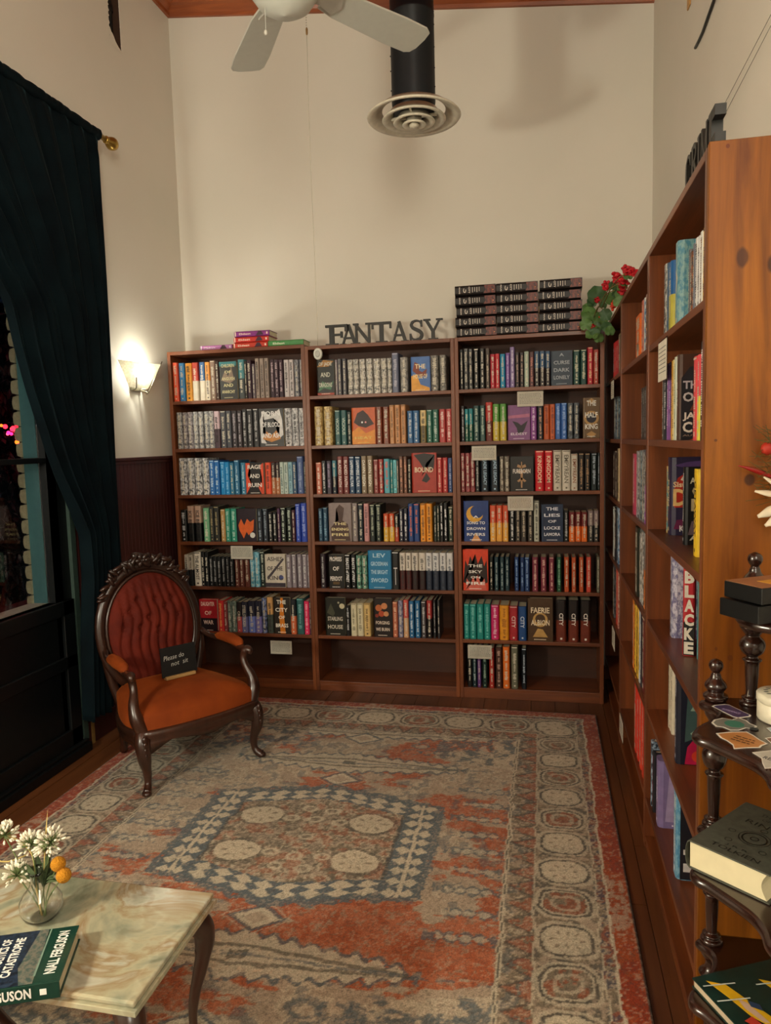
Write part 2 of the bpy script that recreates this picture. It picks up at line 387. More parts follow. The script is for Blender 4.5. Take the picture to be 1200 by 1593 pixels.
# window and the panelled dado below it
PAINT = plain('05090B', rough=.45, var=.25); GRP = plain('30433C', rough=.6)
w = MB(); w.box(XL - .02, XL + .012, WY0, WY1 + .11, .0, WZ0, PAINT); dd = struct(w, 'door_1')
for (a, c, z0, z1) in ((WY0, WY1 + .11, .70, .77), (WY0, WY1 + .11, .44, .50), (WY0, WY1 + .11, .0, .14), (WY1 + .03, WY1 + .11, .0, .77), (-1.86, -1.76, .0, .77)):
    mb = MB(); mb.box(XL + .012, XL + .03, a, c, z0, z1, PAINT); o = struct(mb, 'rail', dd, .003)
mb = MB(); mb.box(XL + .0, XL + .065, WY0, -.99, -.0, .045, PAINT); mb.box(XL + .0, XL + .05, WY0, -.99, .045, .06, PAINT); struct(mb, 'baseboard_window', None, .004)
fr = MB(); fr.box(XL, XL + .012, WY1, -1.0, 0, 3.0, PAINT); fr.box(XL - .03, XL + .015, WY0, WY1 + .06, WZ0 - .03, WZ0, PAINT); fr.box(XL - .03, XL + .012, WY1 - .001, WY1 + .06, WZ0, WZ1, PAINT); fr.box(XL - .06, XL + .012, WY0, WY0 + .05, WZ0, WZ1, PAINT); fr.box(XL - .06, XL + .012, WY0, WY1, WZ1 - .05, WZ1, PAINT)
win = struct(fr, 'window_1')
mb = MB(); mb.box(XL - .020, XL + .014, WY0 + .05, WY1, 1.430, 1.456, PAINT); struct(mb, 'meeting_rail', win, .003)
mb = MB(); mb.box(XL - .026, XL - .022, WY0 + .05, WY1 - .002, WZ0, WZ1 - .05, glass('pane_glass')); struct(mb, 'pane', win)
TEAL = plain('68A4AC', rough=.7, var=.04)
mb = MB(); mb.box(XL - .102, XL - .031, WY1 - .006, WY1 + .05, WZ0 - .05, WZ1 + .1, TEAL); mb.box(XL - .3, XL - .12, WY0 - .05, WY1 + .2, WZ0 - .12, WZ0 - .03, plain('2a3230')); struct(mb, 'reveal', win)
BR = plain('CCC6A4', rough=.85, bump=.4, scale=60); z = WZ0 - .03; r = random.Random(9)
ext = MB(); ext.box(XL - .121, XL - .1025, WY1 - .002, WY1 + .12, -.1, 3.0, plain('4a4a44')); we = struct(ext, 'wall_exterior')
while z < WZ1:
    h = .072; d = r.uniform(-.006, .008)
    pts = [(XL - .102, z), (XL - .102, z + h - .004)] + [(XL - .122 - d * .5 - .012 * math.sin(math.pi * (k + .5) / 6) ** .5, z + (h - .004) * (1 - (k + .5) / 6)) for k in range(6)]
    mb = MB(); mb.prism([(p[0], p[1]) for p in pts], WY1 - .014, WY1 + .03, BR); struct(mb, 'brick', we); z += h
# narrow green strips where the dado ends
mb = MB(); mb.box(XL, XL + .03, -1.0, -.965, 0, 1.38, GRP); struct(mb, 'trim_4')
mb = MB(); mb.box(XL + .0, XL + .022, -.93, -.905, .0, .16, plain('8A6A38', rough=.6)); struct(mb, 'trim_5')
mb = MB(); mb.box(XL, XL + .02, -.96, -.86, .16, .20, plain('B0AC9C', rough=.7)); struct(mb, 'trim_6')
# outdoors: dark path, clipped hedge, coloured string lights
mb = MB(); mb.box(-9, XL - .12, -7, 3, -.6, -.5, plain('1c2024', rough=.9)); tag(mb.build('ground'), kind='structure')
r = random.Random(11); hd = MB(); LF = [plain('34443E', rough=.5), plain('5A6C6C', rough=.4), plain('1E2A26', rough=.6)]
for i in range(11000):
    c = Vector((-2.3 - abs(r.gauss(0, .22)), r.uniform(-1.6, 1.3), r.uniform(-.5, 2.7) + r.gauss(0, .02)))
    a = Matrix.Rotation(r.uniform(0, 6.3), 3, 'Z') @ Matrix.Rotation(r.uniform(0, 3), 3, 'X'); s = r.uniform(.022, .05)
    q = [c + a @ Vector(p) for p in ((0, -s, 0), (s * .5, 0, s * .15), (0, s, 0), (-s * .5, 0, s * .15))]
    hd.add(q, [(0, 1, 2, 3)], LF[i % 3])
hd.box(-3.0, -2.62, -1.6, 1.5, -.5, 2.6, plain('0c100f'))
tag(hd.build('hedge'), 'dark clipped hedge outside the window at night', 'hedge', kind='stuff')
mb = MB(); sl = thing('string_lights', 'tangle of glowing red and orange string lights on the hedge outside', 'string lights', (-2.02, .10, 1.60))
cable = MB(); pts = []
for i in range(16): pts.append((r.uniform(-.05, .05), -.12 + i * .022, r.uniform(-.03, .05)))
cable.tube(pts, .004, BLACKM, n=5, sub=3); cable.build('cable', sl)
for i in range(64):
    p = random.Random(i + 40); bb = MB(); bb.ball((0, 0, 0), p.uniform(.008, .017), plain(p.choice(['FF2030', 'FF3040', 'FF7020', 'FF2060']), emit=p.choice([3, 6, 10]), var=.01), n=8, k=5)
    q = pts[p.randrange(16)]; bb.build('bulb', sl, loc=(q[0] + p.uniform(-.05, .05), q[1] + p.uniform(-.03, .03), q[2] + p.uniform(-.06, .05)))

# ------------------------------------------------------------------ bookcases
def bookcase(name, label, group, loc, rz, Wd, zs, D=.27, panel=None, end_panel=None, base_out=0.0):
    t = thing(name, label, 'bookcase', loc, rz, group); T = .021
    for k, xx in enumerate((0, Wd - T)):
        mb = MB(); mb.box(xx, xx + T, 0, D, 0, zs[0], CASEV if not (end_panel and k) else CASEV); mb.build('side_panel', t, .0015)
    mb = MB(); mb.box(T, Wd - T, .0, D, zs[0] - .021, zs[0], CASE); mb.build('top_panel', t, .0015)
    for z in zs[1:]:
        mb = MB(); mb.box(T, Wd - T, .002, D - .008, z - .02, z, CASE); mb.build('shelf', t, .0015)
    mb = MB(); mb.box(T, Wd - T, D - .008, D, 0, zs[0] - .02, CASEB); mb.build('back_panel', t)
    mb = MB(); mb.box(T, Wd - T, .004 - base_out, .02, 0, zs[-1] - .02, CASE); mb.build('kickboard', t, .001)
    return t
Z1 = [2.0606, 1.764, 1.4761, 1.1931, .9053, .6268, .3407, .0604]
Z2 = [2.048, 1.7632, 1.4751, 1.1906, .9088, .6268, .3407, .0604]
Z3 = [2.0488, 1.7646, 1.4753, 1.1928, .9109, .6285, .344, .0606]
ZR = [2.1009, 1.7834, 1.4687, 1.161, .8441, .52, .19, .045]
G = 'brown wooden bookcases along the walls'
bookcase('bookcase', 'left brown bookcase against the back wall, beside the wall lamp', G, (-.8705, 0, 0), 0, .8695, Z1)
bookcase('bookcase', 'middle brown bookcase on the back wall, under the black lettering', G, (.0, 0, 0), 0, .869, Z2)
bookcase('bookcase', 'right-hand bookcase on the back wall, under the stacked black books', G, (.8705, 0, 0), 0, .799, Z3)
RB = -math.pi / 2
bookcase('bookcase', 'side wall bookcase bay farthest back, in the room corner', G, (1.70, .325, 0), RB, .865, ZR, .249, base_out=.0)
bookcase('bookcase', 'middle bay of the side wall bookcases', G, (1.70, -.541, 0), RB, .885, ZR, .249, base_out=.0)
nb = bookcase('bookcase', 'nearest bay of the side wall bookcases, with a bare knotty end', G, (1.70, -1.427, 0), RB, .907, ZR, .249, base_out=.0)
ENDW = wood('end_panel_wood', '5C2E04', '9A5C10', '683006', 'z', rough=.45, scale=1.0, coat=.0, spec=.3,
            knots=((.070, 1.858, .020, .034, '3a1a0c'), (.092, 1.382, .017, .021, '2a1410'), (.130, 1.84, .018, .034, '2a140c'), (.036, 2.09, .0065, .0075, '5a2208'), (.022, 1.47, .006, .005, '4a2410'), (.06, .98, .008, .01, '5a2c10'), (.2, 1.1, .014, .02, '4a2410'), (.03, 1.0, .005, .007, '5a2c10')))
mb = MB(); mb.box(0, .249, 0, .020, 0, 2.103, ENDW)
o = mb.build('end_panel', nb, .0015); o.location = (.929, 0, 0); o.rotation_euler = (0, 0, -RB); tag(o, 'knotty orange pine end board')

# ------------------------------------------------------------------ rug
def vnoise(X, Y, f, seed):
    rs = np.random.RandomState(seed); g = rs.rand(257, 257); x = X * f + 500.3; y = Y * f + 500.7
    xi = np.floor(x).astype(int); yi = np.floor(y).astype(int); fx = x - xi; fy = y - yi
    fx = fx * fx * (3 - 2 * fx); fy = fy * fy * (3 - 2 * fy); a = g[xi % 257, yi % 257]; b = g[(xi + 1) % 257, yi % 257]; c = g[xi % 257, (yi + 1) % 257]; d = g[(xi + 1) % 257, (yi + 1) % 257]
    return (a * (1 - fx) + b * fx) * (1 - fy) + (c * (1 - fx) + d * fx) * fy
def fbm(X, Y, f, seed, o=4): 
    s = 0; a = .5; t = 0
    for k in range(o): s = s + a * vnoise(X, Y, f * 2 ** k, seed + k); t += a; a *= .55
    return s / t
RX, RY, HX, HY = .465, -1.60, 1.152, 1.41
def rug():
    nx, ny = 440, 540
    X, Y = np.meshgrid(np.linspace(-HX, HX, nx), np.linspace(-HY, HY, ny)); X = X.ravel(); Y = Y.ravel()
    C = {k: np.array(lin(h)[:3]) for k, h in dict(cream='C6BAA0', slate='566064', orange='AC5020', tan='A89680', brown='7E705C', navy='3C4252', red='8A2C0A', rust='96400F', dk='4A473E').items()}
    out = np.zeros((len(X), 3)); 
    w1 = (fbm(X, Y, 18, 1) - .5) * .022; w2 = (fbm(X, Y, 18, 9) - .5) * .022
    x = X + w1; y = Y + w2; a = np.abs(x); v = np.abs(y); m0 = np.minimum(HX - np.abs(X), HY - np.abs(Y)); m = np.minimum(HX - a, HY - v)
    n1 = fbm(X, Y, 3.2, 21, 3); n2 = fbm(X, Y, 60, 31, 3); n3 = fbm(X, Y, 140, 41, 2); n4 = fbm(X, Y * 3.0, 9, 51, 3); n5 = fbm(X, Y, 28, 61, 3)
    def put(mask, c, k=1.0):
        mm = (mask.astype(float) * k)[:, None]; out[:] = out * (1 - mm) + C[c] * mm
    out[:] = C['tan']
    put(n1 + .45 * (n4 - .5) > .535, 'orange', .8); put((n1 + .5 * (n4 - .5) > .49) & (n5 > .52), 'rust', .5)
    put((n1 < .42) & (n5 > .42), 'cream', .45); put((n5 > .60) & (n1 < .55), 'slate', .55); put(n2 > .66, 'brown', .5)
    # horizontal palmette bands above and below the medallion
    for vv, hh, ww in ((.64, .085, .52), (1.0, .06, .62)):
        e = (np.abs(v - vv) - hh * np.clip(1 - a / ww, 0, 1) ** .6 - .012 * np.sin(a * 95)) * 1.0
        put((e < .016) & (a < ww + .03) & (n2 > .33), 'slate', .85); put((e < 0) & (a < ww), 'cream', .8)
        put((np.abs(np.abs(v - vv) - hh * .45 * np.clip(1 - a / ww, 0, 1)) < .007) & (a < ww), 'dk', .7); put((np.abs(v - vv) < .018) & (a < .03), 'dk', .8)
        put((np.abs(v - vv) < .006) & (a < ww + .12) & (n2 > .4), 'slate', .7)
    for k in range(9):   # side dashes
        yy = -.46 + .115 * k
        e = np.abs(y - yy) - .014 * np.abs(np.sin(a * 70)) - .005
        put((e < .008) & (a > .52 + .05 * ((k % 2))) & (a < .74) & (n2 > .4), 'slate', .8); put((e < -.004) & (a > .56) & (a < .72), 'cream', .6)
    for k in range(5):
        for sg in (.26, .5):
            e = np.hypot((a - sg - .04 * k) / 1.5, v - .80 - .07 * (k % 2)) ; put((e > .02) & (e < .033) & (n2 > .4), 'slate', .7)
    corner = (v > .78 - .25 * (a - .3)) & (a > .38) & (m > .4)
    put(corner & (n5 > .52), 'slate', .75); put(corner & (n5 < .40), 'cream', .6)
    # diamonds
    for vv in (.475, .92):
        e = a / .075 + np.abs(v - vv) / .05; put(e < 1.35, 'slate', .85); put(e < 1.05, 'cream', .9); put(e < .62, 'tan', .9); put((e < 1.6) & (e > 1.5), 'cream', .6)
    # medallion
    top = .285 + .115 * np.clip(1 - a / .47, 0, 1)
    mh = np.maximum(a - .47, (v - top))
    put((mh < .022 + .012 * np.sin(a * 75 + 1) * np.sin(v * 60)) & (n2 > .3), 'slate', .92)
    put(mh < 0, 'slate', .95)
    # lozenges in the frame
    def loz(u, w, pu, pw): 
        uu = (u / pu) % 1 - .5; ww = w / pw; return np.abs(uu) * 2 + np.abs(ww)
    side = (mh < 0) & (a > .345)
    for off in (.378, .437): put(side & (loz(y, a - off, .062, .032) < .85), 'cream', .88)
    put(side & (np.abs(a - .4075) < .007), 'cream', .95)
    tb = (mh < 0) & (v - top > -.105) & (a < .345)
    for off in (-.078, -.036): put(tb & (loz(x, v - top - off, .085, .026) < .95), 'cream', .88)
    ins = (a < .335) & (v - top < -.105)
    put(ins, 'brown', 1); put(ins & (n2 > .5), 'tan', .75); put(ins & (n3 > .62), 'cream', .6); put(ins & (n5 > .58), 'rust', .45); put(ins & (n5 < .40), 'dk', .45)
    put((a < .345) & (np.abs(a - .34) < .006) & (mh < -.1), 'dk', .8)
    for sx in (.225,):
        e = np.hypot((a - sx) / .088, (v - .13) / .066); put((e < 1.22) & ins, 'dk', .5); put((e < 1) & ins, 'cream', .9)
        an = np.arctan2(v - .13, a - sx); put((np.abs(e - .55) < .17) & (np.cos(an * 7) > .72) & ins, 'brown', .8)
    for (sx, sy) in ((0, .0), (.1, .12), (.05, .2), (0, .13)):
        e = np.hypot((a - sx) / .03, (v - sy) / .022); put((e > .6) & (e < 1.1) & ins, 'cream', .7)
    # borders
    bm = m < .407; put(bm, 'brown', 1); put(bm & (n2 > .52), 'tan', .6); put(bm & (n5 > .56), 'slate', .5); put(bm & (n3 > .66), 'cream', .5)
    along = np.where(HX - a < HY - v, y, x)
    ib = (m > .307) & (m < .392); tri = np.abs((along / .09) % 1 - .5) * 2; put(ib & (tri > (m - .307) / .085) & (n2 > .35), 'rust', .6); put(ib & (np.abs(tri - (m - .307) / .085) < .12), 'dk', .7)
    ob = (m > .115) & (m < .30); put(ob, 'brown', .6); put(ob & (n5 > .5), 'dk', .55); put(ob & (n2 > .56), 'tan', .7)
    for horiz in (0, 1):
        if horiz: zone = ob & (HY - v <= HX - a); P = x; Dm = HY - v; ks = [(-1.0 + .235 * k + .057, k % 2 == 0) for k in range(9)]; ru = .085
        else: zone = ob & (HY - v > HX - a); P = y; Dm = HX - a; ks = [(-1.16 + .175 * k * 1.0, f) for k, f in enumerate([1, 0, 1, 0, 1, 0, 1, 1, 0, 1, 0, 1, 0, 1])]; ru = .058; ks = [(1.60 - .44 - .175 * k, f) for k, f in enumerate([1, 0, 1, 0, 1, 0, 1, 1, 0, 1, 0, 1, 0, 1])]
        for c0, fill in ks:
            e = (np.abs((P - c0) / ru) ** 2.6 + np.abs((Dm - .207) / .068) ** 2.6) ** (1 / 2.6)
            put(zone & (e < 1.42) & (e > 1.22), 'cream', .6); put(zone & (e <= 1.22), 'dk', .8); put(zone & (e < 1.08) & (e > .95), 'cream', .8)
            if fill:
                put(zone & (e <= .95), 'cream', .92); an = np.arctan2(Dm - .207, P - c0); put(zone & (np.abs(e - .6) < .13) & (np.cos(an * 8) > .7), 'brown', .85)
            else: put(zone & (e <= .93), 'brown', .8); put(zone & (e < .93) & (n5 > .5), 'rust', .6); put(zone & (np.abs(e - .55) < .1), 'cream', .55)
    g = (m > .078) & (m < .107); put(g, 'brown', 1); put(g & (n5 > .5), 'red', .6); put(g & (n2 > .55), 'navy', .7); put(g & (n3 > .6), 'tan', .7)
    for lo, hi, k in ((.07, .079, .9), (.107, .113, .7), (.30, .306, .6), (.393, .399, .9), (.403, .409, .8)): put((m > lo) & (m < hi), 'cream', k); 
    put((m > .399) & (m < .403), 'dk', .7)
    nr = fbm(X, Y, 6, 81, 3); rd = m < .07; put(rd, 'rust', 1); put(rd & (nr > .5), 'red', .8); put(rd & (n2 > .6), 'orange', .5); put(rd & (nr < .38) & (n2 > .45), 'tan', .6); put(m0 < .008, 'dk', .9)
    # wear: pile thinned to the tan ground
    wr = (n3 * .6 + n2 * .4); put(wr > .60, 'tan', .42); put(wr < .36, 'dk', .28)
    abr = fbm(X, Y * 4, 2.0, 91, 3); f = (1.06 + .3 * (abr - .5) + .25 * (n3 - .5))[:, None]; out[:] = np.clip(out * f, 0, .9)
    Zt = .010 + (n3 - .5) * .0016 + (n2 - .5) * .001; Zt[m0 < .004] = .003
    me = bpy.data.meshes.new('pile'); vs = np.stack([X, Y, Zt], 1)
    idx = np.arange(nx * ny).reshape(ny, nx); q = np.stack([idx[:-1, :-1], idx[:-1, 1:], idx[1:, 1:], idx[1:, :-1]], -1).reshape(-1, 4)
    me.vertices.add(len(vs)); me.vertices.foreach_set('co', vs.ravel()); me.loops.add(q.size); me.loops.foreach_set('vertex_index', q.ravel())
    me.polygons.add(len(q)); me.polygons.foreach_set('loop_start', np.arange(0, q.size, 4)); me.polygons.foreach_set('loop_total', np.full(len(q), 4)); me.update(); me.validate()
    ca = me.color_attributes.new('weave', 'FLOAT_COLOR', 'POINT'); ca.data.foreach_set('color', np.concatenate([out, np.ones((len(out), 1))], 1).ravel().astype(np.float32))
    m, nt, b = base_mat('rug_pile'); at = N(nt, 'ShaderNodeAttribute'); at.attribute_name = 'weave'
    no = N(nt, 'ShaderNodeTexNoise'); no.inputs['Scale'].default_value = 260; no.inputs['Detail'].default_value = 3; L(nt, coords(nt), no.inputs['Vector'])
    mx = N(nt, 'ShaderNodeMix', data_type='RGBA', blend_type='MULTIPLY'); mx.inputs[0].default_value = 1
    L(nt, at.outputs['Color'], mx.inputs[6]); L(nt, ramp(nt, no.outputs['Fac'], [(.3, (.62, .62, .62, 1)), (.7, (1.25, 1.25, 1.25, 1))]), mx.inputs[7]); L(nt, mx.outputs[2], b.inputs['Base Color'])
    b.inputs['Roughness'].default_value = .9; b.inputs['Specular IOR Level'].default_value = .15; b.inputs['Sheen Weight'].default_value = .15
    bp = N(nt, 'ShaderNodeBump'); bp.inputs['Strength'].default_value = .5; bp.inputs['Distance'].default_value = .003; L(nt, no.outputs['Fac'], bp.inputs['Height']); L(nt, bp.outputs['Normal'], b.inputs['Normal'])
    me.materials.append(m); o = bpy.data.objects.new('rug', me); COL.objects.link(o); o.location = (RX, RY, .001)
    return tag(o, 'large worn orange and cream patterned rug on the wooden floor', 'rug')
rg = rug()
mb = MB(); mb.box(-HX, HX, -HY, HY, 0.0005, .0055, plain('2a1c18', rough=.9)); mb.build('backing', rg)

# ------------------------------------------------------------------ books
PAGE = plain('D8CCAE', rough=.8, var=.08)
def auto_ink(h):
    r, g, b = [int(h[i:i+2], 16) for i in (0, 2, 4)]
    return 'D8D0BC' if (r + g + b) / 3 < 140 else '2c2826'
def book_shape(mb, pg, w, d, h, c1, c2, T=None, round_=.12):
    t = min(.0026, w * .14); m1 = book_mat(c1); m2 = book_mat(c2) if c2 else None
    k = w * .22
    pts = [(0, k * 1.3), (k * .35, k * .36), (k, 0), (w - k, 0), (w - k * .35, k * .36), (w, k * 1.3), (w, d), (w - t, d), (w - t, k * 1.4 + t), (t, k * 1.4 + t), (t, d), (0, d)]
    def prof(z0, z1, m):
        n = 12; vs = [(p[0], p[1], z0) for p in pts] + [(p[0], p[1], z1) for p in pts]
        fs = [(i, (i + 1) % n, (i + 1) % n + n, i + n) for i in range(n)]
        for z in (0, n):
            f = [(0, 1, 2, 3, 4, 5, 8, 9), (5, 6, 7, 8), (0, 9, 10, 11)]
            fs += [tuple(a + z for a in (q if z else q[::-1])) for q in f]
        mb.add(vs, fs, m, T)
    if m2: prof(0, h * .52, m2); prof(h * .52, h, m1)
    else: prof(0, h, m1)
    pg.box(t, w - t, k * 1.4 + t, d - .004, .003, h - .003, PAGE, T)
def spine_text(mb, w, h, text, ink, seed, sword=False):
    r = random.Random(seed); m = plain(ink, rough=.5); y = -.0004; us = w * .52; x0 = (w - us) / 2
    if sword:
        mb.prism([(w * .46, h * .12), (w * .54, h * .12), (w * .54, h * .55), (w * .46, h * .55)], y, y + .0003, m); mb.prism([(w * .25, h * .55), (w * .75, h * .55), (w * .75, h * .58), (w * .25, h * .58)], y, y + .0003, m); return
    if text:
        hh = min(us, .022); ln = min(h * .72, max(h * .3, text_shape(text)[2] * hh)); z1 = h * .5 + ln / 2 + h * .04
        put_text(mb, text, ((w - hh) / 2, y, z1), (0, 0, -1), (1, 0, 0), ln, hh, m, .018)
        mb.box(w * .4, w * .6, y, y + .0003, h * .05, h * .05 + w * .2, m); return
    z = h * .92; big = r.random() < .6
    if r.random() < .3: z = h * .84
    end = h * .16
    while z > end:
        ln = r.uniform(.10, .26) * h
        ww = us * (1 if big else .6); xx = (w - ww) / 2; zz = z; stop = max(end, z - ln)
        while zz > stop:
            g = r.uniform(.0022, .0046)
            a = r.uniform(0, .28); b_ = r.uniform(.72, 1)
            mb.add([(xx + ww * a, y, zz - g), (xx + ww * b_, y, zz - g), (xx + ww * b_, y, zz), (xx + ww * a, y, zz)], [(0, 1, 2, 3)], m); zz -= g + r.uniform(.0012, .0022)
        z = stop - r.uniform(.02, .07) * h; big = not big
    if r.random() < .75: mb.box(w * .38, w * .62, y, y + .0003, h * .05, h * .05 + w * .24, m)
def cover_art(mb, w, h, text, ink, art):
    y = [-.0003]
    def mm(c): return plain(c, rough=.45)
    for a in art:
        a = a.strip()
        if not a: continue
        p = a.split(); k = p[0]; c = p[-1]
        if k == 'c':
            cx, cy, rr = [float(q) for q in p[1:4]]; pts = [(w * cx + rr * w * math.cos(i * .3927), h * cy + rr * w * math.sin(i * .3927)) for i in range(16)]
        elif k == 'r':
            q = [float(z) for z in p[1:5]]; pts = [(w * q[0], h * q[1]), (w * q[2], h * q[1]), (w * q[2], h * q[3]), (w * q[0], h * q[3])]
        elif k == 'p':
            q = [float(z) for z in p[1:-1]]; pts = [(w * q[i], h * q[i + 1]) for i in range(0, len(q) - 1, 2)]
        elif k == 'sword':
            m = mm('B08860'); yy = y[0]
            for pl in ([(.47, .1), (.53, .1), (.55, .55), (.45, .55)], [(.3, .55), (.7, .55), (.66, .6), (.34, .6)], [(.48, .6), (.52, .6), (.52, .85), (.48, .85)], [(.3, .7), (.5, .66), (.7, .7), (.66, .78), (.5, .73), (.34, .78)], [(.3, .3), (.5, .4), (.7, .3), (.62, .26), (.5, .33), (.38, .26)]):
                mb.prism([(w * a, h * b) for a, b in pl], yy, yy + .0003, m)
            y[0] -= .00035; continue
        else: continue
        pts = [(min(max(a_, .002), w - .002), min(max(b_, .002), h - .002)) for a_, b_ in pts]
        bmx = [(a_, y[0], b_) for a_, b_ in pts]
        # triangulate concave outlines
        bm = bmesh.new(); vv = [bm.verts.new(q) for q in bmx]
        try:
            f = bm.faces.new(vv); bmesh.ops.triangulate(bm, faces=[f]); bm.verts.index_update()
            mb.add([tuple(v.co) for v in bm.verts], [tuple(v.index for v in f.verts) for f in bm.faces], mm(c))
        except Exception: pass
        bm.free(); y[0] -= .0004
    if text:
        ls = text.split('/'); n = len(ls); m = mm(ink); step = .86 / max(n, 3); top = .5 + step * n / 2 if n < 3 else .93
        for i, s in enumerate(ls):
            if not s: continue
            wid = .74 if len(s) > 3 else .17 * len(s) + .04
            hh = min(step * .5, .13) if len(s) > 2 else step * .42
            put_text(mb, s, (w * (1 - wid) / 2, y[0], h * (top - step * i - hh)), (1, 0, 0), (0, 0, 1), w * wid, h * hh, m, .02)
        for i in range(9): mb.box(w * (.25 + i * .055), w * (.25 + i * .055 + .035), y[0], y[0] + .0002, h * .035, h * .055, m)
seedn = [0]; STUFF = MB(); STUFFP = MB(); SPROT = MB()
def parse(rest):
    text = None; art = []
    if '#' in rest: q = rest.split('#'); rest = q[0]; art = [z.strip() for z in q[1:]]
    if '|' in rest: rest, text = rest.split('|'); text = text.strip()
    rest = rest.strip(); ink = None
    if '@' in rest: rest, ink = rest.split('@')
    c1, c2 = (rest.split('/') + [None])[:2]
    return c1.strip(), c2, (ink or auto_ink(c1[:6])).strip(), text, art
def kill_words(s, n): return ' '.join(s.replace('/', ' ').split()[:n]).lower()
CASES = {'B1': 'left back bookcase', 'B2': 'middle back bookcase', 'B3': 'right back bookcase', 'RA': 'nearest side bookcase', 'RB': 'middle side bookcase', 'RC': 'corner side bookcase'}
ZCASE = {'B1': Z1, 'B2': Z2, 'B3': Z3, 'RA': ZR, 'RB': ZR, 'RC': ZR}
def make_book(face, x, w, h, c1, c2, ink, text, art, loc, rz, label, group, d=None, tilt=0):
    seedn[0] += 1; r = random.Random(seedn[0])
    t = thing('book', label, 'book', loc, rz, group, rot=(tilt, 0, rz))
    cv = MB(); pg = MB(); pr = MB()
    if face:   # cover turned to the front: spine on the left
        T = Matrix.Translation((0, .030, 0)) @ Matrix.Rotation(-math.pi / 2, 4, 'Z')
        book_shape(cv, pg, .030, w, h, c1, c2, T)
        cover_art(pr, w, h, text, ink, art)
        T2 = None
    else:
        book_shape(cv, pg, w, d or r.uniform(.135, .16), h, c1, c2)
        spine_text(pr, w, h, text, ink, seedn[0], 'sword' in art)
        if w > .026 and len(c1) == 6 and not c2 and r.random() < .5:
            pr.box(w * .12, w * .88, -.0003, 0, h * .965, h * .985, plain(ink, rough=.5))
    cv.build('cover', t); pg.build('pages', t)
    if pr.v: pr.build('lettering' if text else 'print', t)
    return t
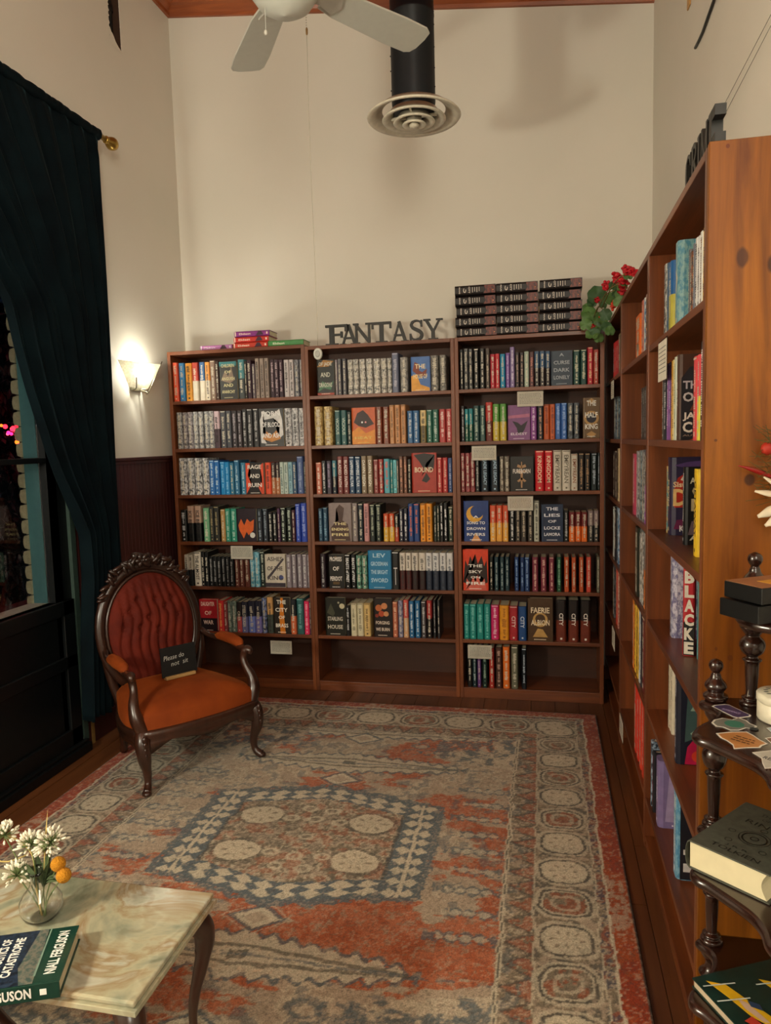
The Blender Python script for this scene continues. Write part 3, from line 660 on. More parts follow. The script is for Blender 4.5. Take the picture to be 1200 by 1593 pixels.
BOOKS = '''#B1.1
-8451 331 232 E0502F
-8076 379 229 2A7FC0
-7662 439 226 E8A030
-7195 393 227 C04030/D8CDB8
-6757 374 228 2A5A90/D8CDB8
-6365 312 226 E89A40/D8CDB8
-6030 329 234 8A7060
~-5688 209 229 3a2018
F-5411 1130 223 3c3c3c@D8D0A0|CHILDREN/OF/ANGUISH/AND/ANARCHY #r 0 .88 1 1 3A8088 #p .1 .5 .35 .78 .5 .6 .7 .86 .85 .5 .6 .42 8a7868
-4267 416 231 4A8890/40484a
~-3837 151 220 2a2420
-3650 270 223 3a2230
~-3364 177 201 6a6068
-3155 235 232 9a8a80
-2869 252 231 9a8a80
-2558 251 231 9a8a80
-2203 250 220 3a2430@C8B0B8
-1936 266 218 3a2430@C8B0B8
-1654 249 217 3a2430@C8B0B8
-1372 314 215 C8C0C0
-1025 264 214 C8C0C0
-712 279 212 4a4a50~909098
~-384 139 211 4a4a50~909098
#B1.2
-8404 356 221 3a3a3e~b0b0b0
-8030 311 220 4a4648~a0989c
-7692 371 221 4a4648~a0989c
-7293 326 221 58585c~b0b0b0
-6940 307 221 58585c~b0b0b0
-6605 306 222 58585c~b0b0b0
-6272 340 222 58585c~b0b0b0
-5915 348 220 D0B8C0/50404a
-5540 355 221 50525a
-5159 319 220 50525a
-4814 344 219 3a3438@B8B0B8
-4443 291 219 3a3438@B8B0B8
-4122 282 226 38383a@C8C8C8
-3814 349 226 38383a@C8C8C8
-3438 348 227 38383a@C8C8C8
F-3031 1554 224 48484a@F0F0F0|BORN/OF BLOOD/AND ASH #p .05 .7 .2 .95 .5 .8 .85 .98 .95 .7 .98 .3 .8 .2 .85 .6 .6 .75 .2 .7 .15 .3 .3 .08 .08 .1 d8d8d8 #p .15 .2 .3 .4 .5 .3 .7 .42 .88 .2 .5 .12 C88848
-1459 449 222 8a8a90~d8d8d8
-985 389 221 8a8a90~d8d8d8
-563 318 219 8a8a90~d8d8d8
#B1.3
-8391 519 226 404044~d8d8d8
-7845 436 225 404044~d8d8d8
-7382 470 224 404044~d8d8d8
-6885 432 223 404044~d8d8d8
-6425 334 209 2A6FB8@C8E0F0
-6065 324 207 2A6FB8@C8E0F0
-5702 323 198 1E88C8@90C8F0
~-5361 279 197 1E88C8@90C8F0
~-5068 261 191 3A7A9A
-4774 320 206 2F6F98@B8D8E8
-4365 319 191 3F7FA0@B8D8E8
F-4012 1164 190 1c1414@F0E8E0|RAGE/AND/RUIN #p 0 1 .25 1 .12 .6 .3 .3 .1 .1 0 0 E0502F #p 1 1 .8 .9 .9 .5 .7 .2 .85 0 1 0 E0502F
-2814 374 188 E0502F@3a1410
~-2423 271 187 3a2c2c/B87850
~-2127 245 187 3a2c2c/B87850
~-1864 236 189 B8C8C0@506868|RED QUEEN
~-1612 252 188 C0D0C8@506868|RED QUEEN
~-1343 251 188 8FB8C8@406878
~-1075 242 187 3A5878
-803 399 220 4A5E90@98A8C8
~-382 137 189 2a2a28@A8A898
#B1.4
-8451 394 194 101010@c0c0c0
-8007 413 219 B0907C/101010|ICE BLADE
-7539 429 220 B0907C/101010|ICE BLADE
-6940 382 206 6FA880
-6534 275 216 2a2a26@A89870
-6241 353 216 2a2a26@A89870
-5828 299 196 B08850
-5509 316 201 2F8F78@B8D8C8
-5175 402 201 2F8F78@B8D8C8
F-4756 1283 200 241420|#p .1 .5 .25 .7 .4 .5 .55 .7 .7 .6 .9 .68 .85 .35 .6 .2 .5 .3 .35 .1 .15 .35 D86020 #c .8 .2 .13 d8d8d0
-3439 327 199 222830@90a0b0
-3086 334 199 222830@90a0b0
~-2735 265 179 101010@d8d8d0
~-2445 256 179 101010@d8d8d0
~-2163 178 199 4a2a4a
-1957 347 205 18201c@C8D8C8
-1584 346 205 18201c@C8D8C8
~-1224 191 190 502a3a
-993 302 226 2A48B0@A0B0E8
-672 385 231 2A48B0@A0B0E8
#B1.5
~-8383 281 194 B8B0A0/101214
~-8083 280 194 B8B0A0/101214
-7766 495 211 D8D0C0@202020|THE ALMOST
~-7243 224 213 101010
~-6991 242 213 101010
~-6736 238 184 121212@a0a0a0
~-6471 258 185 121212@a0a0a0
~-6186 258 185 121212@a0a0a0
~-5901 257 185 121212@a0a0a0
~-5617 239 185 121212@a0a0a0
~-5354 273 183 121212@a0a0a0
~-5048 264 177 6A3A30
~-4731 263 178 6A3A30
-4416 315 178 6A3A30
-4014 278 215 4A90A8~90c8d8
-3709 295 215 4A90A8~90c8d8
-3379 303 217 1a2420@C0C8B8
F-3050 1321 201 C8C0B0@504848|ASHES/OF THE/KING #p .1 .3 .9 .9 .95 .85 .15 .22 403840 #c .78 .3 .12 384888 #r .0 0 1 .14 383038
-1695 323 200 8a8088@d8d8d8
-1347 280 201 8a8088@d8d8d8
-1016 287 201 8a8088@d8d8d8
-695 303 201 8a8088@d8d8d8
~-358 113 201 8a8088@d8d8d8
#B1.6
F-7518 1217 202 A82028@E8C8B8|DAUGHTER/OF/WAR #r 0 0 1 .42 201418
-6279 367 195 D03030@F0B060
~-5898 222 187 8A4040
~-5647 249 192 4a5a54~88988c
~-5379 284 194 4a5a54~88988c
-5065 318 185 282020/C05050|CRIER
-4718 379 190 303040/7070a0|STEELSTRIKER
-4302 439 195 303040/7888D0
-3827 402 197 303040/8880C0
-3382 296 217 202028~8090c0
-3058 373 222 C89860/404840
F-2616 1066 224 282018@F0E8D8|THE/CITY/OF/BRASS #p .4 0 .35 .4 .45 1 .6 1 .65 .4 .7 0 D07818
-1529 342 213 202428/D06840
-1160 459 218 2F6060@78B0B0
-673 314 202 E03060@F8B0C0
~-331 86 211 2a3040
#B2.1
F676 1049 204 181c18@D0D0C0|OF JADE/AND/DRAGONS #p .0 .8 .4 1 1 .95 .7 .8 A07030 #p .05 .1 .3 .4 .7 .3 .95 .4 .8 .15 .4 .2 487858 #r 0 0 1 .07 A03828
~1757 144 201 8a8088
~1926 216 204 5a5a60
~2207 223 205 5a5a60
2492 334 197 4a4844~d0ccc4
2843 333 197 4a4844~d0ccc4
3200 371 197 5a5854~e0dcd4
3618 377 197 5a5854~e0dcd4
4027 407 195 5a5854~e0dcd4
4458 351 195 4a4844~d0ccc4
4840 256 195 4a4844~d0ccc4
5127 379 221 6A7088@c0c0d0
5585 447 195 6a6864~a8a49c
F6217 1083 193 4870B0@F0E0B0|THE/HOUSE OF #p 0 0 0 .45 .3 .5 .5 .2 1 .1 1 0 E0A040 #p .1 .6 .2 .85 .4 .8 .45 .6 .6 .55 .85 .65 .8 .45 .5 .4 803828
7331 454 196 4c4844~908c84
7831 391 196 4c4844~908c84
#B2.2
378 506 226 8A6830~D8C080
966 519 224 8A6830~D8C080
1639 339 200 2A5858@C0D0C0|VICIOUS
1995 354 199 2A5858@C0D0C0|VICIOUS
~2378 257 189 101c18
F2674 1398 210 C85820@F0D070|/////HEAT #p .1 .6 .25 .85 .5 .93 .7 .8 .95 .55 .6 .45 .3 .5 301818 #p 0 0 0 .35 .3 .48 .6 .3 1 .4 1 0 E09030 #c .45 .6 .04 f0f0f0 #c .6 .6 .04 f0a0a0
4089 378 211 8A4020~6a2c18
4491 384 210 8A4020~6a2c18
4901 273 218 C89060@705030
5206 311 218 C89060@705030
5556 287 218 C89060@705030
5928 325 182 3A6898@D0D8E0
6268 354 182 3A6898@D0D8E0
6669 353 183 D8C088/706038
7038 321 184 2F6858@C8D8D0
7382 343 184 2F6858@C8D8D0
7756 357 185 B84848@F0D8D0
8143 325 185 B84848@F0D8D0
#B2.3
369 346 184 C06850@F0E0D0
735 279 194 202428@e0e0e0
1047 294 193 3a3040@a090b0
~1374 261 194 3A7888/1c2430
1684 325 217 7A3A38@F0E0D8|BLADED FAITH
2041 332 216 7A3A38@F0E0D8|BLADED FAITH
2413 330 215 2A4868@E0E8F0|SAPPHIRE ALTAR
2768 345 214 2A4868@E0E8F0|SAPPHIRE ALTAR
3154 320 217 8A7860@F8F0E0|DAWN REIGN
3506 327 217 8A7860@F8F0E0|DAWN REIGN
3867 286 195 8a3a38@d8b8a8
4177 285 196 5a1818~c03028
4486 355 197 5AA8B8@E06050
~4872 142 191 2F8888
~5029 204 190 7AD0D8
~5248 118 186 5a5048
~5395 227 209 6A4838@E0A080
~5653 203 208 6A4838@E0A080
~5876 218 192 1a1410
F6134 1420 227 A83020@E8D8B8|BOUND #p .1 .95 .5 1 .95 .95 .9 .6 .7 .55 .6 .75 .4 .4 .5 .6 .3 .8 201818 #p .4 .3 .6 .5 .75 .35 .6 .25 201818
7579 291 198 B83838@F0C0A8
7892 297 197 B83838@F0C0A8
~8212 236 195 2F4878@A8B8E0
#B2.4
~432 257 195 1F4058@80A8C0
707 289 200 1F4058@80A8C0
F1080 1390 226 8a7a78@E8D8A0|///THE/ENDING/FIRE #p .12 .0 .08 .35 .3 .5 .45 .55 .42 .75 .35 .85 .5 .97 .7 .87 .65 .72 .62 .55 .85 .45 .95 .0 4a3028
2494 324 225 8a8080@D8D0C0
2866 307 222 1c2830
3197 314 221 C89090@604048
3565 321 216 1a2420@B0B8A0
3910 336 216 1a2420@B0B8A0
~4374 303 161 D05028/E0B040
~4701 310 162 D05028/E0B040
~5041 237 159 202020/B04028
~5310 244 190 282838@f0f0f0
~5571 236 192 282838@f0f0f0
5837 313 219 22407A@E07050
6166 344 219 22407A@E07050
6549 319 219 E89830@402010
6891 356 218 E89830@402010
~7337 155 204 303830
~7515 147 206 303830
~7689 200 223 181818@f0f0f0
~7912 215 223 181818@f0f0f0
8168 276 200 2a3428
#B2.5
447 333 206 2c2028@b0b0b0
F945 991 204 181614@F0E8E0|PROMISES/OF/PERIDOT #c .5 .9 .1 705838 #r .3 .12 .7 .2 604828
1961 344 203 101010@F0F0F0|BEASTS of PREY
2338 294 203 101010@F0F0F0|BEASTS of PREY
2655 301 197 203830~78B098
2989 333 197 203830~78B098
F3395 1367 228 1F78A8@B8D8E8|LEV/GROSSMAN/THE BRIGHT/SWORD
4800 454 221 1c1c1c@d8d8d8 #sword
5268 341 215 D8D0C4/4a2020
5633 316 215 D8D0C4/4a2020
5981 386 215 D8D0C4/2c1818
6398 400 215 D8D0C4/2c1818
6829 359 216 D8D8D8/283040@404858
7219 373 216 D8D8D8/283040@404858
7623 372 216 D8D8D8/283040@404858
8026 370 216 D8D8D8/283040@404858
#B2.6
F668 1248 230 202018@D8D0C0|//STARLING/HOUSE #c .85 .78 .13 c8c0a0 #c .68 .87 .05 a8a088 #p .1 .6 .3 .85 .5 .6 .4 .5 484838
~1929 267 183 181818@d0d0d0
2234 362 196 D8D0B0@807860
2621 377 197 D8D0B0@807860
3022 425 198 D8B878@705838
F3636 1115 232 201818@E8D8C8|///FORGING/WE BURN #c .3 .75 .18 C06838 #c .6 .8 .17 D08858 #c .45 .6 .16 B04828 #c .7 .6 .14 D09060 #c .2 .55 .1 883020
4777 305 210 B86A50@F0D0B0
5108 288 218 5a5a78~9898b0
5429 303 224 C85850/D0A078
5770 286 217 2A6898@E0E8F0
6120 293 220 2A6898@E0E8F0
6483 276 217 4a4448@d0d0d0
6799 307 222 A03030/201a1a
~7193 133 226 2a2a2c@c0c0c0
~7443 125 227 3a3a3c
#B3.1
~8990 186 219 121416
9199 245 222 161616~606060
9466 215 220 161616~606060
9748 266 221 2a2a28@E8E0D0
10087 265 219 2a2a28@E8E0D0
10395 234 218 4a4038@D0C0A8
10662 256 185 B02838
~10933 233 186 C03038
11188 284 184 1F88B0
~11501 210 188 8058A0@D0B8E0
11737 246 218 8a78a8@E8E0F0
~12008 238 188 2a2020@B89888
~12261 223 186 2a2020@B89888
12505 251 190 A8B8A8@E8E0C8
12778 243 186 5a3838@D08878
13042 264 189 3A5878/302828
13328 277 188 3A5878/302828
13626 262 186 3A5878/302828
F13924 1125 184 2a3848@A8B0B8|A/CURSE/DARK/LONELY
15090 362 185 1F4840@E0E0C0
15481 319 185 1F4840@E0E0C0
15841 283 196 C02838@F0D0A0
16146 276 182 A84030
#B3.2
~8997 202 198 1a1418@c8c8c8
~9219 194 180 2A8890/1F5848
~9429 231 182 2A8890/1F5848
9685 335 197 2A4A48@B8C8B8
10042 304 197 2A4A48@B8C8B8
10363 391 213 B83830/682820
10768 352 202 5A9840/C8B040
11149 366 202 5A9840/C8B040
F11588 1204 192 804E80@E0D0E0|/////ELDEST #p .2 .55 .45 .5 .6 .42 .9 .55 .75 .3 .6 .15 .45 .2 .4 .35 201820 #p 0 .7 1 .75 1 .65 0 .62 B06888
12806 345 187 8A4890@E8C8E8
13187 315 186 1c2028@D0A080
13524 307 190 C05828@702810
13846 285 190 C05828@702810
14145 291 193 3A68B0@A0C0F0
14450 311 194 3A68B0@A0C0F0
14789 303 193 181a1c~606870
15120 288 193 181a1c~606870
F15597 878 217 6a5030@F0F0E8|THE/HALF/KING #c .5 .5 .44 B89058 #c .5 .5 .3 201c28 #p .2 .9 .5 1 .8 .9 .5 .84 B89058 #p .2 .1 .5 0 .8 .1 .5 .18 B89058
#B3.3
8934 230 218 6A2028~a04848
9186 271 217 6A2028~a04848
9473 262 220 6A2028~a04848
~9749 243 189 181818@c0c0b8
10031 477 196 15202a@A8C8E0|JADE LEGACY
10590 482 195 15202a@A8C8E0|JADE LEGACY
~11108 236 195 4a4038~8a8070
11367 280 195 4a4038~8a8070
F11675 1276 192 1c1816@E8E0D8|FUREBORN #sword
13041 491 222 C82028@F0D0B0|KINGDOM
13560 431 221 C82028@F0D0B0|KINGDOM
14019 450 222 D0C8B8@706858|EMPYREAN
14491 462 221 D0C8B8@706858|EMPYREAN
14973 354 200 D0C8B8@905838|EMPYREAN
15362 296 203 2a2420@C09870
15693 288 202 2a2420@C09870
16030 308 201 1c2828@B8C8D8
16373 102 202 1c2828@B8C8D8
#B3.4
F9059 1387 229 1F3A78@F0F0F0|//A/SONG TO/DROWN/RIVERS #c .45 .68 .34 E0A838 #c .55 .74 .27 1F3A78 #p .3 0 .5 .22 .7 0 E0A060
10532 336 203 D85838/E8A848
10890 327 203 D85838/E8A848
11247 311 203 D85838/E8A848
11616 295 184 202020@F0F0F0
11941 280 184 3a3430@c8b8a0
12250 301 183 3a3430@c8b8a0
12617 292 183 3a3430@c8b8a0
12956 291 226 B8B8A8@303030
F13362 1169 206 1c2c48@E8E8F0|THE/LIES/OF/LOCKE/LAMORA
14566 272 173 181818@c0c0c0
14859 307 163 702020/E87028
15187 306 163 702020/E87028
15515 312 163 702020/E87028
15869 275 170 8a7878/303030
~16166 261 170 8a7878/303030
#B3.5
F8967 1427 235 D84020@F8F0E8|//THE/SKY/ON/FIRE #p 0 .2 .1 .75 .2 .6 .3 .85 .45 .6 .5 .9 .6 .65 .75 .85 .85 .6 .95 .75 1 .2 .5 .1 281814 #p .1 .0 .15 .3 .3 .15 .4 .35 .5 .2 .6 .4 .7 .15 .85 .3 .95 0 D06050
~10479 188 193 181c18
~10750 225 193 203840@a8b8b8
~11065 217 194 203840@a8b8b8
~11349 224 194 203840@a8b8b8
~11870 230 193 1c3868@90B0D8
~12196 207 193 1c3868@90B0D8
12433 265 193 1c3868@90B0D8
12845 323 194 7A3040@E0B8A8
13315 307 194 7A3040@E0B8A8
13767 276 194 7A3040@E0B8A8
14188 246 195 1c4830@90C0A0
14593 252 195 B85028
~14997 222 195 B85028
~15398 229 195 B85028
15784 242 196 C84838
16338 137 198 6a6858
#B3.6
8960 320 202 1F8880@80C8C0
9296 383 203 1F8880@80C8C0
9703 389 204 1F8880@80C8C0
10115 371 205 1F8880@80C8C0
10509 456 199 C82868@E8C0D0
10997 532 199 E09828@A86018
11552 475 196 A82830@E8D0C8|CITY
12050 465 195 1F4880@D0D8E8|CITY
F12580 1378 247 4a3420@F0E0C0|FAERIE/ALBION #c .5 .5 .3 C09858 #c .5 .52 .2 4a3420 #p .2 .1 .4 .3 .6 .28 .8 .1 C09858
14132 567 236 201a1a/703020@F0E8E0|CITY
14804 563 237 201a1a/703020@F0E8E0|CITY
15457 559 238 201a1a/703020@F0E8E0|CITY
#B3.7
9119 281 229 101010
9424 232 230 1a3038@b0c0c0
~9705 192 231 6a4080
9992 271 232 18302c@a0b8a8
10390 270 233 A83028
10755 347 237 4a3028@C0A090
11158 385 242 E07028
11630 383 246 6a6a58
12215 265 237 101820@C0D0E0
#RA.1
-16798 494 210 0 d8d8d0~202020
~-17298 340 204 0 3a5a78
-17644 603 197 0 1F60A0/B8B048
-18769 521 225 0 4888A0~88B0B0|A
-19296 207 194 25 6a6a70
-19509 347 182 25 A05828~302828
~-20699 244 175 10 6a7080
~-21509 307 168 0 d8d8d8
~-21821 251 165 0 d8d8d8
-22078 310 168 0 e0e0d8@806050
-22402 359 168 0 E8B838@302010
#RA.2
~-16696 286 218 0 4a4a48@d0d0d0
-16999 480 226 0 202830@f0f0f0
-17535 345 225 0 8a58a0@f0d0e0
-17886 359 225 0 7a4a90@d0d0f0
~-18264 270 225 0 D8A040
~-18540 234 226 0 E0D098
~-18801 247 231 0 c8d0c0@406050
-21471 465 203 0 D84A50
-21942 361 203 0 E05058/E0D850
-22316 423 229 0 202428@f0f0f0
#RB.1
-9550 1992 164 0 E87028
~-11605 544 197 0 C06050
~-12155 513 196 0 3A70A8~E8E8E0
-12674 655 199 0 E0A050~3A70A8
#RB.2
~-11687 458 191 0 3a3430@a0a0a0
~-12150 436 190 0 3a3430@a0a0a0
~-12592 505 192 0 3a3430@a0a0a0
#RB.3
-9020 958 249 0 B84060@e0c0c0
-10244 806 262 0 505058~c0c0c8
-11147 759 266 0 303840~90a0a8
-11996 628 269 0 383840~b0b0b0
-12711 513 271 0 303848/8840A0
#RB.4
-9915 1191 276 0 1a2a20~303028
-11411 568 268 0 505050~d0d0d0
-12034 491 278 0 606060~d0d0d0
-12576 643 282 0 A0A0A0/E08848
#RB.5
-9341 550 289 0 E08030
-9956 570 289 0 E8B840
-10587 743 289 0 E8B840
~-11389 423 289 0 D0D8E0
~-11875 409 289 0 303038
-12375 709 289 0 6A2828
#RB.6
-10086 737 294 0 D83828
-10925 697 295 0 D83828@f0c0b0
-11725 660 295 0 D84028
-12477 626 295 0 D03828@f0c0b0
#RC.1
~-306 689 182 0 C82830@f0e0e0
~-1097 753 178 0 C82830
~-1948 816 173 0 B82830
~-2879 1018 190 0 7a6858
#RC.2
-562 1393 215 0 283038~8098a8
-2125 1287 200 0 1c2830~7090a0
#RC.3
-306 1068 243 0 3a2c28
-1546 1010 249 0 3a2c28
~-2716 795 261 0 D8C098
#RC.4
-306 642 265 0 c8d0d0
-1130 1039 270 0 202830
-2334 1134 282 0 C8D8E8~4878A8
#RC.5
-306 1098 289 0 14181c~606870
~-2113 768 289 0 D84838
~-2948 641 289 0 B04838~e0c0b0'''
cur = None; cnt = 0
for line in BOOKS.splitlines():
    line = line.strip()
    if not line: continue
    if line[0] == '#':
        cur, row = line[1:].split('.'); row = int(row); cnt = 0; continue
    cnt += 1; small = line[0] == '~'; line = line.lstrip('~'); face = line[0] == 'F'; line = line.lstrip('F')
    zc_ = ZCASE[cur][row]; where = '%s shelf, %s' % (ORD[row], CASES[cur])
    if cur[0] == 'B':
        a = line.split(None, 3); x, w, h = int(a[0]) / 1e4, int(a[1]) / 1e4, int(a[2]) / 1e3; rest = a[3]
    else:
        a = line.split(None, 4); x, w, h, off = int(a[0]) / 1e4, int(a[1]) / 1e4, int(a[2]) / 1e3, int(a[3]) / 1e3; rest = a[4]
    c1, c2, ink, text, art = parse(rest)
    r = random.Random(cnt * 7 + row * 31 + ord(cur[1]))
    if small:
        seedn[0] += 1; dz = .0004
        T = Matrix.Translation((x, .012 + r.uniform(-.003, .006), zc_ + dz)) if cur[0] == 'B' else Matrix.Translation((1.712 + off, x, zc_ + dz)) @ Matrix.Rotation(-math.pi / 2, 4, 'Z')
        book_shape(STUFF, STUFF, w, r.uniform(.135, .16), h, c1, c2, T)
        q = MB(); spine_text(q, w, h, None, ink, seedn[0]);
        for i, f in enumerate(q.f): pass
        if q.v: STUFF.add(q.v, q.f, q.mats[0], T)
        continue
    cn = colour_name(c1[:6]) if not c2 else '%s and %s' % (colour_name(c1[:6]), colour_name(c2[:6]))
    if c2 and colour_name(c1[:6]) == colour_name(c2[:6]): cn = colour_name(c1[:6])
    side = 'left' if cur[0] == 'B' else 'far end'
    desc = ('%s book %s' % (cn, 'facing out,' if face else 'spine,')) if not text else '%s book %slettered %s,' % (cn, '' if not face else '', kill_words(text, 2))
    lab = '%s %s from %s, %s' % (desc, ORD[cnt], side, where)
    if cur[0] == 'B':
        loc = (x, .012 + (r.uniform(-.004, .006) if not face else -.004), zc_ + .0004); rz = 0
    else:
        loc = (1.712 + off, x, zc_ + .0004); rz = -math.pi / 2
    t = make_book(face, x, w, h, c1, c2, ink, text, art, loc, rz, lab, 'books on the shelves', tilt=0)
o = STUFF.build('packed_books'); tag(o, 'thin unlettered books packed between the larger ones on the shelves', 'books', kind='stuff')

# books displayed at an angle in the nearest side bay
def box_book(loc, rz, w, d, h, c, ink, text, art, label, cover=None):
    """spine at local -y, front cover toward +x side; cover print on the +x face"""
    t = thing('book', label, 'book', loc, rz, 'books on the shelves'); cv = MB(); pg = MB(); pr = MB()
    book_shape(cv, pg, w, d, h, c, None)
    spine_text(pr, w, h, text, ink, hash(label) % 99 if 0 else len(label))
    cv.build('cover', t); pg.build('pages', t); pr.build('lettering', t)
    if cover:
        cp = MB(); cover_art(cp, d - .01, h, cover[0], cover[1], cover[2]); cp_o = cp.build('cover_print', t)
        cp_o.location = (w, .008, 0); cp_o.rotation_euler = (0, 0, math.pi / 2)
    return t
ZRz = ZR
box_book((1.712, -1.655, ZR[1] + .0004), RB, .03, .15, .232, '58A0B0~C8D0B0', 'd8d8d8', 'A', [], 'teal sky-coloured book with a white A on its cover, top shelf, nearest side bookcase', ('A//', 'E8F0F0', ['r 0 0 1 .3 304858', 'p 0 .3 .3 .36 .6 .3 1 .4 1 .3 C88838'])) if 0 else None
def big_print(t, w, words, shapes):
    """print on the +x face; words = (text, ink, y0, width, z0, height) measured from the spine"""
    pr = MB()
    for k, (c, pts) in enumerate(shapes):
        v = [(w + .0003 + .0002 * k, y, z) for y, z in pts]; pr.add(v, tess([(y, z, 0) for y, z in pts]), plain(c, rough=.45))
    for (s, ink, y0, wd, z0, hh) in words: put_text(pr, s, (w + .0018, y0, z0), (0, 1, 0), (0, 0, 1), wd, hh, plain(ink, rough=.5), .03)
    pr.build('cover_print', t)
t = box_book((1.716, -1.884, ZR[2] + .0004), RB, .040, .155, .235, '4a3024', 'E8E0D0', 'COX', [], 'tall brown book with THE and JAM printed on its cover, second shelf, nearest side bookcase')
big_print(t, .040, [('THE', 'B8B0B8', .012, .055, .140, .022), ('OF', 'C8C0C0', .012, .045, .105, .026), ('JAMES', 'E8DCD0', .012, .085, .052, .024), ('COX', 'E8DCD0', .012, .085, .020, .030), ('AUTHOR', '907868', .012, .075, .010, .005)],
          [('24242a', [(.008, .0), (.008, .17), (.03, .20), (.08, .205), (.13, .18), (.15, .10), (.15, 0)]), ('C0541C', [(.03, .0), (.06, .010), (.10, .014), (.10, 0)]), ('6a3828', [(.03, .08), (.045, .11), (.08, .11), (.08, .085)])])
t = box_book((1.748, -1.556, ZR[3] + .0004), RB, .060, .155, .250, '2c2440', 'E0D8A0', 'KEVIN', [], 'dark purple book lettered Sisters D, third shelf, nearest side bookcase')
big_print(t, .060, [('Sisters', 'E8C8A0', .008, .066, .155, .018), ('D', 'E0B878', .008, .044, .095, .055), ('KEVIN', 'D8D0D0', .028, .06, .012, .020)], [('B02818', [(.012, .09), (.012, .155), (.022, .185), (.045, .20), (.06, .19), (.09, .15), (.09, .09)]), ('D8D0C0', [(.030, .178), (.040, .195), (.06, .20), (.06, .17)]), ('503868', [(.01, .225), (.05, .235), (.15, .245), (.15, .2), (.06, .212)]), ('6a2048', [(.01, .02), (.02, .05), (.09, .055), (.09, .02)])])
t = box_book((1.752, -1.80, ZR[3] + .0004), RB, .034, .15, .228, '101012', 'b0b0b0', None, [], 'black book lettered A G P, third shelf, nearest side bookcase')
big_print(t, .034, [('A', 'C8C0A8', .014, .016, .180, .018), ('GO', 'A89878', .020, .06, .145, .028), ('PL', 'A89878', .018, .06, .100, .036), ('ARI', 'C8C0A8', .014, .05, .014, .014)], [('605058', [(.010, .03), (.02, .07), (.05, .075), (.09, .05), (.09, .03)]), ('d8d0c8', [(.03, .04), (.034, .06), (.05, .065), (.06, .05), (.05, .036)])])
box_book((1.742, -2.015, ZR[3] + .0004), RB, .046, .15, .232, 'E8C030', '302818', 'GETAWAY', [], 'bright yellow book standing nearest the end board, third shelf, nearest side bookcase')
box_book((1.748, -1.535, ZR[3] + .0004), RB, .018, .13, .22, '408890~C0A060', '202020', None, [], 'thin teal book at the far end, third shelf, nearest side bookcase')
box_book((1.744, -1.650, ZR[4] + .0004), RB, .048, .15, .262, '6a6890~c8c8d8', '303040', 'LC', [], 'purple and white book, fourth shelf, nearest side bookcase')
t = thing('book', 'red book with big white stacked letters BLACK on its spine, fourth shelf, side bookcase', 'book', (1.742, -1.885, ZR[4] + .0004), -.20, 'books on the shelves')
cv = MB(); pg = MB(); book_shape(cv, pg, .034, .15, .270, 'B82830', None); cv.build('cover', t); pg.build('pages', t); pr = MB()
for i, ch in enumerate('BLACKE'):
    put_text(pr, ch, (.004, -.0006, .213 - i * .0415), (1, 0, 0), (0, 0, 1), .026, .036, plain('E8E0D0', rough=.5), .05)
pr.box(.002, .032, -.0003, 0, .002, .10, plain('181818')); pr.build('lettering', t)
t = thing('book', 'teal book lettered SPY turned outward, fourth shelf, nearest side bookcase', 'book', (1.771, -1.915, ZR[4] + .0004), -1.1, 'books on the shelves')
cv = MB(); pg = MB(); T = Matrix.Translation((0, .03, 0)) @ Matrix.Rotation(-math.pi / 2, 4, 'Z'); book_shape(cv, pg, .028, .14, .235, '4A9098', None, T); cv.build('cover', t); pg.build('pages', t)
pr = MB(); cover_art(pr, .14, .235, 'SPY/////', '182830', ['c .2 .66 .05 C04848']); pr.build('lettering', t)
for i in range(3): box_book((1.750, -1.600 - i * .027, ZR[5] + .0004), RB, .0255, .15, .245, 'D8CFB8', '6a6050', None, [], 'cream book, %s of three at the far end, fifth shelf, nearest side bookcase' % ORD[i + 1])
box_book((1.727, -1.858, ZR[5] + .0004), RB, .040, .155, .272, '1c2030', 'b0b0b8', None, [], 'dark book with feathers and pink flowers on its cover, fifth shelf, side bookcase', (None, 'f0f0f0', ['p .1 .25 .15 .8 .4 .9 .6 .85 1 .7 1 .3 .5 .35 3c5454', 'p .2 .6 .5 .9 .6 .7 1 .6 .7 .5 .4 .6 90A898', 'p .2 .35 .5 .5 1 .4 1 .34 .5 .4 .3 .3 90A898', 'p .1 0 .15 .2 .4 .38 .6 .3 .8 .4 1 .3 1 0 B01848', 'c .6 .15 .18 C82048', 'c .35 .1 .12 D04028']))
box_book((1.712, -1.49, ZR[6] + .0004), RB, .022, .14, .235, 'A0B8D0~182030', '202020', None, [], 'thin blue and black book at the far end, bottom filled shelf, nearest side bookcase')
box_book((1.712, -1.535, ZR[6] + .0004), RB, .022, .14, .215, '202028', 'C03068', None, [], 'thin black book with pink print, bottom filled shelf, nearest side bookcase')
box_book((1.714, -1.60, ZR[6] + .0004), RB, .056, .15, .228, '8070A0', 'E0D8F0', 'QUEEN', [], 'purple book lettered Q on its cover, bottom filled shelf, nearest side bookcase', ('///QU/', 'F0E8F8', ['p .1 .1 .2 .9 .5 .95 .4 .5 .5 .1 A898C0']))
box_book((1.722, -1.885, ZR[6] + .0004), RB, .060, .12, .262, '4888B0~80B0C8', 'E8F0F8', None, [], 'blue sea-coloured book, bottom filled shelf, nearest side bookcase', (None, 'f0f0f0', ['r 0 0 1 1 202028', 'r .1 .3 .9 .36 d8d8d8', 'r .1 .1 .9 .2 d8d8d8', 'r .1 .8 .9 .9 c8c8c8']))

